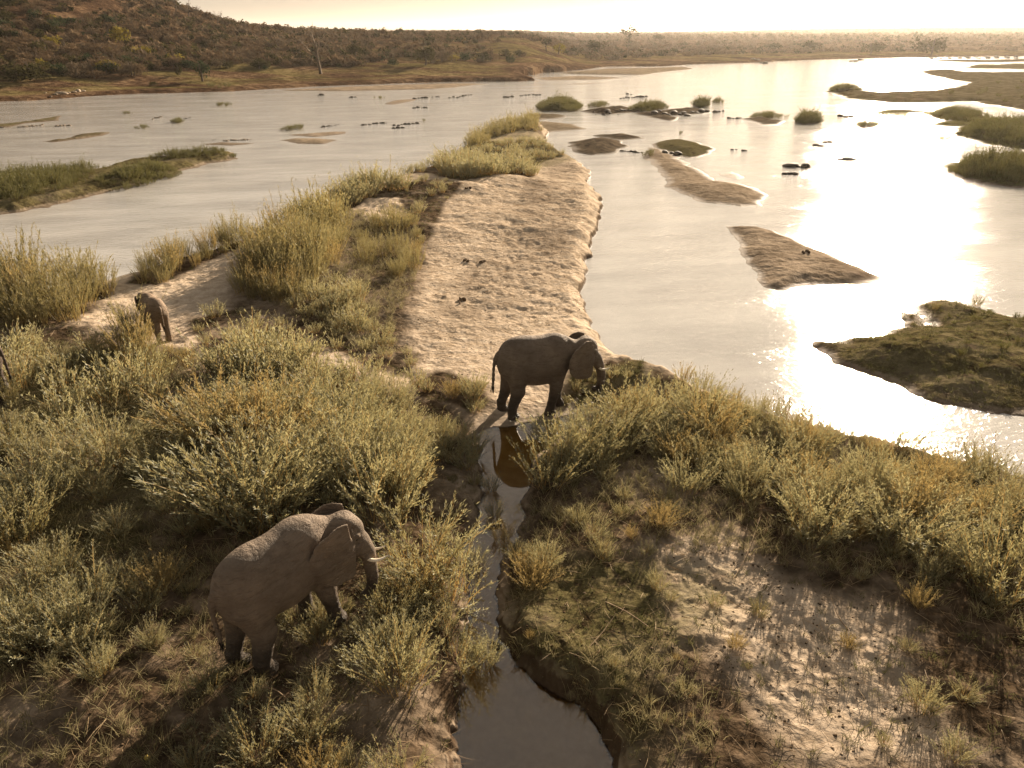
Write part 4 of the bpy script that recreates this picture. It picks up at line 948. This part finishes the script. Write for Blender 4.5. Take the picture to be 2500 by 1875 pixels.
V, F_, r_ = blades(60000, [gpoly(q) for q in ('-80,780 300,800 440,840 420,1000 560,1160 700,1300 780,1480 800,1760 -300,1760 -200,1200', '1130,1120 1290,960 1640,940 2260,1080 2330,1450 2100,1430 1700,1290 1440,1230 1250,1290 1110,1330', '1080,1400 1500,1500 1560,1700 1400,1700', '500,650 760,480 900,520 900,640 820,800 640,720')], .14, .42, .0042, .45, 907, clump=14)
link('straw_grass', mesh_np('straw_grass', V, F_, [M_STRAW], attrs={'rnd': ('FACE', r_)}), kind='stuff', label='wispy straw coloured grass between the shrubs')
def clods(n, polys, seed):
    g = np.random.default_rng(seed); C = np.array([[x, y, z] for z in (-1, 1) for y in (-1, 1) for x in (-1, 1)], float); Q = np.array([[0, 2, 3, 1], [4, 5, 7, 6], [0, 1, 5, 4], [2, 6, 7, 3], [0, 4, 6, 2], [1, 3, 7, 5]])
    Vs, Fs = [], []; b = 0
    for p in polys:
        P = np.array(p); lo = np.maximum(P.min(0), (-22, 8)); hi = np.minimum(P.max(0), (24, 45)); q = g.uniform(lo, hi, (n * 3, 2)); q = q[psd(p, q[:, 0], q[:, 1]) > 0][:n]; z = terrain(q[:, 0], q[:, 1])
        for (x, y), zz in zip(q[z > .03], z[z > .03]):
            r = .007 + .020 * g.uniform() ** 3; a = g.uniform(0, 6.3); c, s = math.cos(a), math.sin(a); v = C * g.uniform(.45, 1, (8, 3)) * r * [1.3, 1, .6]
            Vs.append(np.stack([v[:, 0] * c - v[:, 1] * s + x, v[:, 0] * s + v[:, 1] * c + y, v[:, 2] + zz], 1)); Fs.append(Q + b); b += 8
    return np.concatenate(Vs), np.concatenate(Fs)
V, F_ = clods(1500, [gpoly(q) for q in ('-100,1000 420,1000 640,1400 800,1760 -200,1760', '1100,1400 1400,1150 1640,1240 2300,1500 2300,1760 1350,1760', '860,450 1180,380 1260,450 1260,690 1000,850 850,800')], 911)
link('soil_crumbs', mesh_np('soil_crumbs', V, F_, [M_G], attrs={'soil': ('POINT', np.ones(len(V)))}), kind='stuff', label='crumbs of dry soil and grit')

# long dry stalks one can tell apart
STALKS = [(1560,1290,1640,1130,'bent pale stalk between the sand patch and the right thicket'),(2000,1200,2130,1130,'long dry stalk leaning in the right thicket'),(1960,1250,2110,1225,'fallen dry stalk across the dark hollow of the right thicket'),
 (1250,1420,1330,1340,'thin dry stick lying above the dark bank'),(1260,1280,1400,1370,'curved dry branch on the brown soil right of the stream'),(1850,1380,1790,1300,'straight dry stick on the trampled soil'),(630,1520,560,1500,'pale stick on the ground below the large elephant')]
M_STICK = mat_plain('dry_wood', (.20, .13, .08), (.42, .31, .20), 12, .85)
for ax, ay, bx, by, lab in STALKS:
    a = np.array(g1(ax, ay)); b = np.array(g1(bx, by)); m = (a + b) / 2; m[2] += .12; b[2] += .18
    V, Fq = tube(spline([a, m + rng.normal(0, .06, 3), b], 10), np.linspace(.014, .005, 10), 5)
    o = link('dry_stalk', mesh_np('dry_stalk', V, Fq, [M_STICK], smooth=True), label=lab, category='stick')

# ------------------------------------------------------------------ stones and clods
def blob(r, seed, sub=12, sq=.6, rough=.35):
    g = np.random.default_rng(seed); u = np.linspace(0, np.pi, sub); v = np.linspace(0, 2 * np.pi, sub * 2)
    U, W = np.meshgrid(u, v, indexing='ij'); D = np.stack([np.sin(U) * np.cos(W), np.sin(U) * np.sin(W), np.cos(U)], -1)
    n = np.zeros(U.shape)
    for k in range(14):
        d = unit(g.normal(size=3)); n = np.maximum(n, 0); n = n + np.clip((D @ d) - g.uniform(.3, .75), 0, 1) * g.uniform(-1.6, 1.2)
    V = D * (1 + rough * n)[..., None]; V[..., 2] *= sq
    return (V * r).reshape(-1, 3), grid_faces(sub, sub * 2)[:, ::-1]
M_ROCK = mat_plain('river_rock', (.025, .02, .015), (.12, .092, .065), 1.6, .7, .8, .25, .3)
M_PALE = mat_plain('pale_rock', (.12, .09, .065), (.36, .28, .20), 1.2, .8, .8, .25, .2)
M_DUNG = mat_plain('dung', (.07, .045, .028), (.17, .115, .07), 12, .9, .8, .03, .1)
RB = [[blob(1, 40 + i), ] for i in range(5)]
RM = [mesh_np('rock', b[0][0], b[0][1], [M_ROCK], smooth=False) for b in RB]; RP = [mesh_np('rock', b[0][0], b[0][1], [M_PALE], smooth=False) for b in RB]
ROCKS = [ # x0,y0,x1,y1,count,pale,where
 (986,211,1020,204,6,0,'in the dark row left of the reed clumps'),(893,214,925,211,4,0,'beside the small reddish sandbar'),(932,211,952,208,3,0,'between the reddish sandbar and the dark row'),(968,211,984,210,2,0,'just left of the dark row'),
 (893,234,926,233,5,0,'strung under the small reddish sandbar'),(780,270,838,266,9,0,'in the long heap left of the sandspit tip'),(848,272,905,266,7,0,'beside the sprig left of the sandspit tip'),(846,277,874,276,3,0,'under the dark heap left of the sandspit tip'),
 (1088,211,1110,209,3,0,'at the left of the large reed clump'),(1121,207,1169,204,7,0,'in the dark ledge above the large reed clump'),(1338,213,1399,208,10,0,'in the long dark ledge above the mid-river clump'),(1353,204,1366,204,2,0,'above the long dark ledge'),
 (1272,241,1290,243,4,0,'on the dark rock flat in mid river'),(1300,240,1370,238,9,0,'on the crest of the rock flat'),(1410,246,1530,241,12,0,'on the dark shelf right of mid river'),(1540,243,1565,240,3,0,'trailing right from the dark shelf'),(1572,256,1604,255,4,0,'left of the wide clump over the flat rock'),
 (693,276,735,269,8,0,'in the rocky pile in the upper left channel'),(482,305,545,301,12,1,'in the pale rock heap above the long island'),(458,302,468,300,2,0,'left of the pale rock heap'),(328,258,352,252,4,1,'in the grassy outcrop, left channel'),(395,257,412,255,4,0,'right of the pale outcrop'),
 (36,276,95,270,12,1,'in the rubble left in the channel'),(122,273,155,271,5,1,'in the short pale row beside the rubble'),(0,275,14,274,3,1,'at the left frame edge in the channel'),(94,208,185,196,9,1,'in the outcrop on the far left bank'),
 (686,207,703,206,3,0,'alone in the far left channel'),(752,211,772,210,3,0,'in the thin dark ledge in the upper channel'),(1757,314,1778,317,2,0,'in the pair near the glare, lower left one'),(1777,308,1797,307,2,0,'in the pair near the glare, upper right one'),(1716,308,1724,308,1,0,'single, left of the pair near the glare'),
 (1576,323,1596,322,2,0,'in the water right of the mossy lobe'),(1602,326,1612,326,1,0,'small, right of the mossy lobe'),(1812,252,1842,252,3,0,'in the glare below the flat island'),(1808,345,1855,346,3,0,'sunk in the middle of the glare'),(1690,376,1722,377,3,0,'barely awash right of the tiny sandbar'),(1700,359,1750,361,3,0,'awash in the bright water'),
 (1340,326,1390,330,7,0,'between the rounded shelf and the winding sandbar'),(1430,330,1470,333,3,0,'between the lobe and the winding sandbar'),(1620,127,1660,138,4,0,'far off in the glittering narrows'),(1835,133,1870,130,4,0,'at the far shore under the sun glare'),(1990,124,2205,123,10,0,'in the farthest row, upper right'),(2000,128,2205,126,10,0,'in the second farthest row, upper right'),(1080,1136,1050,1140,3,0,'dark, in the narrow stream'),
 (1078,1400,1062,1392,2,0,'at the corner where the stream widens'),
]
ORD = 'first,second,third,fourth,fifth,sixth,seventh,eighth,ninth,tenth,eleventh,twelfth'.split(',')
n = 0
for x0, y0, x1, y1, cN, pale, where in ROCKS:
    for j in range(cN):
        f = (j + .5) / cN; px = x0 + (x1 - x0) * f + rng.normal(0, 1); py = y0 + (y1 - y0) * f + rng.normal(0, .5)
        if cN == 1: lab = f'dark river rock, {where}'
        x, y, z = g1(px, py); d = math.hypot(x, y, CAM_H); z = max(z, 0)
        s = abs(x1 - x0) / cN * d / FOC * rng.uniform(.35, .8) * (1 if cN > 1 else .8); s = max(.1, min(s * rng.uniform(.7, 1.3), 1.3))
        o = link('rock', (RP if pale else RM)[(n * 3 + j) % 5], loc=(x, y, z + s * .08), rot=(rng.uniform(-.15, .15), rng.uniform(-.15, .15), rng.uniform(0, 6)), scale=(s, s * rng.uniform(.6, 1), s * rng.uniform(.55, .95)))
        o['label'] = (f'{ORD[j]} from left of {"pale" if pale else "dark"} rocks {where}' if cN > 1 else f'dark rock {where}'); o['category'] = 'rock'; o['group'] = f'rocks {where}'
    n += 1
DUNG = [(1040,567,5,'dark dung heap on the trampled sandspit, upper middle'),(1000,565,3,'small dung heap left of the upper one on the trampled sand'),(995,650,4,'dung heap in the centre of the trampled sand'),(405,1595,4,'dung pile near the bottom left of the large elephant'),(1740,545,4,'dark clump of dung on the triangular sandbar'),(820,405,2,'small dung clod on the sand above the golden stand'),(1010,415,3,'dung on the pale dune behind the rounded stand')]
DM = [mesh_np('clod', *blob(1, 60 + i, 8, .8, .25), [M_DUNG], smooth=True) for i in range(3)]
for px, py, c, lab in DUNG:
    x, y, z = g1(px, py); t = thing('dung_heap', lab, 'dung', (x, y, z))
    for j in range(c + 2):
        link('dropping', DM[j % 3], t, loc=(rng.normal(0, .15), rng.normal(0, .15), .02), rot=(rng.uniform(0, 3), rng.uniform(0, 3), 0), scale=(rng.uniform(.07, .12), rng.uniform(.07, .12), rng.uniform(.03, .06)))
# yellow melon-like fruit at the bottom left
x, y, z = g1(318, 1640); link('wild_fruit', mesh_np('wild_fruit', *blob(.045, 77, 9, .9, .1), [mat_plain('fruit_skin', (.25, .17, .03), (.45, .33, .08), 20, .5)], smooth=True), loc=(x, y, z + .03), label='small round yellow fruit lying on bare soil at the bottom left', category='fruit')

# ------------------------------------------------------------------ far vegetation
def crown(nq, size, seed, lobes=9, rx=1.0, rz=.75, aspect=1.0, solid=.55):
    g = np.random.default_rng(seed); C = unit(g.normal(size=(lobes, 3))) * g.uniform(.25, .75, (lobes, 1)); C[:, 2] = np.abs(C[:, 2]) * .8 + .1
    k = g.integers(0, lobes, nq); rad = g.uniform(.28, .5, lobes)[k][:, None]
    c = C[k] + unit(g.normal(size=(nq, 3))) * rad * g.uniform(solid, 1, (nq, 1)); c *= [rx, rx, rz]
    d = unit(g.normal(size=(nq, 3)) + c * .8); s = unit(np.cross(d, g.normal(size=(nq, 3))))
    L = size * g.uniform(.5, 1.2, (nq, 1)); W = L * aspect
    V = np.stack([c - d * L - s * W * .3, c - d * L * .2 + s * W, c + d * L + s * W * .2, c + d * L * .2 - s * W], 1).reshape(-1, 3)
    return V, np.arange(nq * 4).reshape(-1, 4), np.clip(g.uniform(0, 1, lobes)[k] * .5 + g.uniform(0, .5, nq), 0, 1)
def branching(h, seed, levels=4, r0=.04, spread=.6, kids=3, bend=.25, first=.35, n=5):
    g = np.random.default_rng(seed); Vs, Fs, tips = [], [], []; base = [0]
    def rec(p, d, L, r, lv):
        P = [p]; dd = d
        for _ in range(4): dd = unit(dd + g.normal(0, bend * .4, 3) + np.array([0, 0, .06])); P.append(P[-1] + dd * L / 4)
        V, F = tube(P, np.linspace(r, r * .55, 5), n if lv < 2 else 3); Vs.append(V); Fs.append(F + base[0]); base[0] += len(V)
        if lv >= levels: tips.append(P[-1]); return
        for j in range(kids + (g.uniform() < .4)):
            q = unit(dd + g.normal(0, spread, 3) + np.array([0, 0, .12])); rec(P[-1 - (j % 2)], q, L * g.uniform(.55, .85), r * .55, lv + 1)
    rec(np.array([0, 0, -.03]), unit(np.array([g.normal(0, .08), g.normal(0, .08), 1])), first, r0, 0)
    V = np.concatenate(Vs); m = V[:, 2].max(); return V / m * h, np.concatenate(Fs), np.array(tips) / m * h
def bark(name, c1, c2): return mat_plain(name, c1, c2, 3, .9, .4, .05, .1)
M_BARK = bark('grey_bark', (.06, .045, .035), (.14, .105, .08)); M_DEAD = bark('bleached_wood', (.09, .065, .045), (.2, .15, .105))
FC = {'brown': mat_leaf('dry_brown_twigs', (.05, .033, .02), (.26, .18, .11), .14, None, .8, 0), 'olive': mat_leaf('olive_foliage', (.03, .03, .012), (.085, .074, .03), .2, None, .6, 0),
      'green': mat_leaf('dark_green_foliage', (.018, .030, .014), (.06, .078, .036), .25, None, .5, 0), 'yellow': mat_leaf('yellowing_foliage', (.12, .10, .02), (.30, .23, .05), .4, None, .6, 0),
      'grey': mat_leaf('grey_twigs', (.10, .075, .05), (.22, .165, .11), .1, None, .8, 0)}
CM = {}; TM = []
for k, m in FC.items():
    asp = .16 if k in ('brown', 'grey') else .5
    CM[k] = [mesh_np('crown', *(crown(520, .13 if asp < .3 else .085, 800 + i, aspect=asp)[:2]), [m], attrs={'rnd': ('FACE', crown(520, .13, 800 + i, aspect=asp)[2])}) for i in range(4)]
for i in range(3):
    V, Fq, tp = branching(1.0, 850 + i, 2, .05, .7, 2); TM.append(mesh_np('trunk', V, Fq, [M_BARK], smooth=True))
def tree(name, px, py, w, h, col, label, group=None, trunk_f=.35, cat='bush', xyz=None):
    x, y, z = xyz if xyz else g1(px, py)
    t = thing(name, label, cat, (x, y, z), 0, group)
    i = int(rng.integers(0, 4))
    c = link('crown', CM[col][i], t, loc=(0, 0, h * trunk_f), rot=(0, 0, rng.uniform(0, 6)), scale=(w * .62, w * .62, h * (1 - trunk_f) * 1.05))
    link('trunk', TM[i % 3], t, scale=(h * .6, h * .6, h * .75))
    return t
# far land is reached by marching along the view ray
def hit(px, py, r0=90, r1=2500):
    dx, dy, dz = ray(px, py); hl = math.hypot(dx, dy); r = np.geomspace(r0, r1, 900); X = dx / hl * r; Y = dy / hl * r; Z = CAM_H + dz / hl * r
    T = terrain(X, Y); b = np.nonzero(T >= Z)[0]
    if not len(b): return None
    k = b[0]; return float(X[k]), float(Y[k]), float(T[k])
def pxm(x, y): return math.hypot(x, y, CAM_H) / FOC
NAMED = [ # foot x, foot y, width px, height px, colour, name, label
 (919,141,48,46,'olive','tree','broad olive tree standing alone on the far flat bank'),(1043,134,44,26,'olive','bush','wide dark bush right of the broad olive tree'),(1098,136,24,20,'green','bush','small round bush at the right of the dark wide bush'),(849,142,26,16,'green','bush','low round bush left of the broad olive tree'),(830,132,24,18,'green','bush','dark round bush farthest left of the broad olive tree'),
 (651,141,42,34,'olive','bush','large round bush left of the dead tree'),(686,140,26,30,'green','bush','dark bush between the round bush and the dead tree'),(437,176,30,48,'green','tree','dark lollipop-shaped tree on a thin stem near the left bank'),(388,163,18,22,'olive','bush','small bush left of the lollipop-shaped tree'),(547,143,26,18,'grey','bush','pale brown bush on the open slope'),(571,152,14,12,'green','bush','tiny dark bush right of the pale brown one'),
 (767,128,36,36,'olive','tree','olive tree behind the dead tree on the right'),(735,126,12,10,'yellow','bush','small pale yellow shrub right of the dead tree'),(712,128,30,26,'olive','bush','hazy olive bush just behind the dead tree'),(975,132,30,16,'yellow','bush','yellowish low bush between the olive tree and wide dark bush'),(1003,131,26,22,'green','bush','dark clump left of the wide dark bush'),
 (70,172,90,40,'olive','bush','large golden-edged bush low on the left bank'),(115,160,44,22,'green','bush','very dark bush above the pale dry one at the left'),(165,168,46,38,'grey','bush','pale dry bush on the left bank, left one of two'),(285,165,50,34,'grey','bush','pale dry bush on the left bank, right one of two'),(230,160,52,26,'green','bush','deep green shrub between the pale dry bushes'),(270,142,40,24,'green','bush','deep green euphorbia-like shrub, leftmost of the row'),(310,146,42,26,'green','bush','deep green shrub, second of the row'),(345,140,36,24,'green','bush','deep green shrub, rightmost of the row'),
 (262,100,38,44,'yellow','tree','yellow-green tree glowing on the hillside'),(215,130,58,44,'brown','bush','round brown bush on the lower slope above the green row'),(150,128,46,38,'brown','bush','brown bush left of the round brown one'),(95,128,44,40,'olive','bush','olive-brown bush low on the slope'),(415,150,40,22,'green','bush','dark shrub left behind the lollipop-shaped tree'),
 (1206,118,26,28,'yellow','tree','pale tree amid the far plain bushes'),(1290,120,44,36,'olive','tree','round dark tree on the plain left of the tall flat-topped tree'),(1425,92,26,20,'olive','tree','dark treetop right of the tall flat-topped tree'),
 (1745,112,46,26,'olive','tree','dark tree crown on the far shore left of the glare'),(1880,118,50,26,'olive','tree','dark tree on the far shore above the glare'),(2010,122,70,40,'olive','tree','large round tree on the far shore right of the glare'),(1660,112,40,20,'olive','tree','low tree crown on the far shore'),
 (205,170,40,20,'brown','bush','brown bush at the foot of the green shrubs'),(330,185,20,10,'olive','bush','low bush at the brink of the left bank'),(1205,110,20,14,'olive','bush','small olive bush beside the pale tree'),
]
for px, py, w, h, col, nm, lab in NAMED:
    p = hit(px, py) or g1(px, py); m = pxm(p[0], p[1]); tree(nm, 0, 0, w * m, h * m, col, lab, None, .18 if nm == 'bush' else .3, nm, xyz=p)
# the tall flat-topped tree
def branch_tree(name, px, py, h_px, label, seed, col=None, levels=4, crownw=.5, mat=M_BARK, spread=.6, first=.35, **k):
    p = hit(px, py) or g1(px, py); h = h_px * pxm(p[0], p[1])
    t = thing(name, label, 'tree', p, 0)
    V, Fq, tips = branching(h, seed, levels, spread=spread, first=first, **k); link('trunk', mesh_np('trunk', V, Fq, [mat], smooth=True), t)
    if col is not None:
        g = np.random.default_rng(seed); Vs = []; Fs = []; Rs = []; b = 0
        for q in tips:
            v, f, r = crown(26, .55, int(g.integers(1e6)), 3, aspect=.6); v = v * [h * .085, h * .085, h * .05] + q; Vs.append(v); Fs.append(f + b); Rs.append(r); b += len(v)
        link('crown', mesh_np('crown', np.concatenate(Vs), np.concatenate(Fs), [FC[col]], attrs={'rnd': ('FACE', np.concatenate(Rs))}), t)
    return t
branch_tree('tree', 1356, 104, 40, 'tall flat-topped tree standing above the plain against the sky', 31, 'olive', 3, spread=.75, first=.5)
branch_tree('dead_tree', 693, 160, 92, 'tall leaning dead tree, bare and pale, on the far bank', 36, None, 4, mat=M_DEAD, spread=.42, first=.45, kids=2, r0=.05, bend=.3)
branch_tree('bare_tree', 407, 38, 34, 'bare spreading tree on the skyline of the hill', 33, None, 5, spread=.62, r0=.05, kids=2)
branch_tree('bare_tree', 380, 28, 26, 'small bare tree left of the spreading one on the skyline', 34, None, 4, spread=.6, kids=2)
branch_tree('bare_tree', 335, 22, 24, 'bare tree at the top of the frame where the hill meets the sky', 35, None, 4, spread=.6, kids=2)
branch_tree('bare_tree', 470, 52, 22, 'bare tree farther down the skyline of the hill', 38, None, 4, spread=.6, kids=2)
branch_tree('bare_tree', 600, 108, 24, 'bare dark tree on the lower end of the hill', 39, None, 4, spread=.65, kids=2)
branch_tree('bare_tree', 765, 104, 26, 'bare tree above the olive tree on the far plain', 40, None, 4, spread=.6, kids=2)
branch_tree('bare_tree', 1180, 112, 30, 'thin bare tree on the plain left of the pale tree', 41, None, 4, spread=.6, kids=2)
# bushes over the hill and far bank
g = np.random.default_rng(77); pts_b = []
def sample_px(n, x0, x1, y0, y1):
    for _ in range(n):
        px = g.uniform(x0, x1); py = g.uniform(y0, y1); p = hit(px, py, 120, 2500)
        if p and psd(BANK, np.array([p[0]]), np.array([p[1]]))[0] > 6: pts_b.append((px, py, p))
sample_px(300, -40, 620, 0, 165); sample_px(90, 600, 1300, 80, 138); sample_px(60, 0, 640, 120, 158)
pts_b = [q for q in pts_b if not (q[1] > 150 and q[0] > 330) and math.hypot(q[2][0], q[2][1]) < 700]
pts_b.sort(key=lambda q: math.hypot(q[2][0], q[2][1]))
WORD = {'brown': 'dry brown', 'olive': 'olive', 'green': 'dark green', 'grey': 'greyish bare', 'yellow': 'yellowing'}
for px, py, p in pts_b[:280]:
    col = g.choice(['brown', 'brown', 'brown', 'olive', 'grey', 'grey', 'green', 'yellow'], p=[.22, .2, .14, .17, .1, .08, .06, .03]); h = g.uniform(1.8, 4.2); w = h * g.uniform(1.1, 1.7)
    where = 'on the hillside' if p[2] > 6 else ('at the foot of the hill' if p[0] < -30 else 'on the far plain')
    u_, v_ = px, py
    hx_ = 'far left' if u_ < 120 else ('left' if u_ < 250 else ('centre' if u_ < 400 else ('right' if u_ < 560 else 'far right')))
    vy_ = 'top' if v_ < 35 else ('upper slope' if v_ < 70 else ('middle slope' if v_ < 105 else ('lower slope' if v_ < 135 else 'foot')))
    where = f'on the {hx_} of the hill, {vy_}' if u_ < 640 else f'on the far plain, {"near side" if v_ > 110 else "far side"}, {"left" if u_ < 850 else ("middle" if u_ < 1080 else "right")}'
    size = 'large' if h > 3.2 else ('middling' if h > 2.4 else 'small')
    tree('bush', 0, 0, w, h, col, f'{size} {WORD[col]} bush {where}', f'{size} {WORD[col]} bushes {where}', .12, 'bush', xyz=p)
def far_mass(name, label, n, rr, az, hts, cols, nq, seed, base=None):
    g = np.random.default_rng(seed); a = np.radians(g.uniform(*az, n)); r = np.sqrt(g.uniform(rr[0] ** 2, rr[1] ** 2, n)) if rr[1] < 900 else np.exp(g.uniform(math.log(rr[0]), math.log(rr[1]), n))
    X, Y = r * np.sin(a), r * np.cos(a); s = psd(BANK, X, Y); Z = terrain(X, Y)
    ok = s > (12 if base is None else base); X, Y, Z, r = X[ok], Y[ok], Z[ok], r[ok]
    # bare strip along the water, clearings
    ok = (s[ok] > 22 + 30 * vnoise(X / 40, Y / 40, 5)) & (vnoise(X / 35, Y / 35, 9) < .82); X, Y, Z, r = X[ok], Y[ok], Z[ok], r[ok]
    CP_ = [[crown(nq, .30 if c in ('brown', 'grey') else .22, seed + i, 6, aspect=.3 if c in ('brown', 'grey') else .6) for i in range(3)] for c in cols]
    V, F, Rr, MI = [], [], [], []; b = 0
    for i in range(len(X)):
        ci = int(g.integers(0, len(cols))); v, f, q = CP_[ci][i % 3]
        h = g.uniform(*hts) * (1 + .25 * (g.uniform() < .06)); w = h * g.uniform(.55, .95)
        k = 1 if r[i] < 700 else .5
        if k < 1: v = v[:len(v) // 2 // 4 * 4]; f = f[:len(v) // 4]; q = q[:len(f)]
        V.append(v * [w, w, h * .75] + [X[i], Y[i], Z[i] + h * .12]); F.append(f + b); Rr.append(q); MI.append(np.full(len(f), ci)); b += len(v)
    link(name, mesh_np(name, np.concatenate(V), np.concatenate(F), [FC[c] for c in cols], np.concatenate(MI), attrs={'rnd': ('FACE', np.concatenate(Rr))}), kind='stuff', label=label)
far_mass('hill_scrub', 'dense dry scrub covering the hill and its foot', 7000, (170, 620), (-50, -10), (1.2, 3.6), ['brown', 'brown', 'brown', 'olive', 'grey'], 60, 1001)
far_mass('plain_scrub', 'dry bush covering the plain beyond the far bank', 9000, (190, 1000), (-24, 48), (1.5, 4.2), ['brown', 'grey', 'olive', 'brown'], 60, 1002)
far_mass('woodland', 'distant woodland reaching to the horizon', 9000, (900, 4200), (-40, 48), (3.5, 7), ['olive', 'brown', 'brown', 'grey'], 40, 1003)

for _o in COL.objects:
    if 'label' in _o and len(_o['label'].replace('-', ' ').split()) > 15: print('LONG', len(_o['label'].split()), _o['label'])

# ------------------------------------------------------------------ haze
if HAZE:
    hb = np.array([(x, y, z) for z in (-2.0, 130.0) for y in (-300, 9000) for x in (-7000, 7000)], float)
    hf = [[0, 2, 3, 1], [4, 5, 7, 6], [0, 1, 5, 4], [2, 6, 7, 3], [0, 4, 6, 2], [1, 3, 7, 5]]
    M = NT('warm_haze'); vol = M.n('VolumePrincipled'); vol.inputs['Color'].default_value = (1.0, .93, .84, 1); vol.inputs['Density'].default_value = HAZE; vol.inputs['Anisotropy'].default_value = .6
    o_ = M.n('OutputMaterial'); M.t.links.new(vol.outputs[0], o_.inputs[1])
    link('haze', mesh_np('haze', hb, hf, [M.m]), kind='stuff', label='warm haze in the evening air')
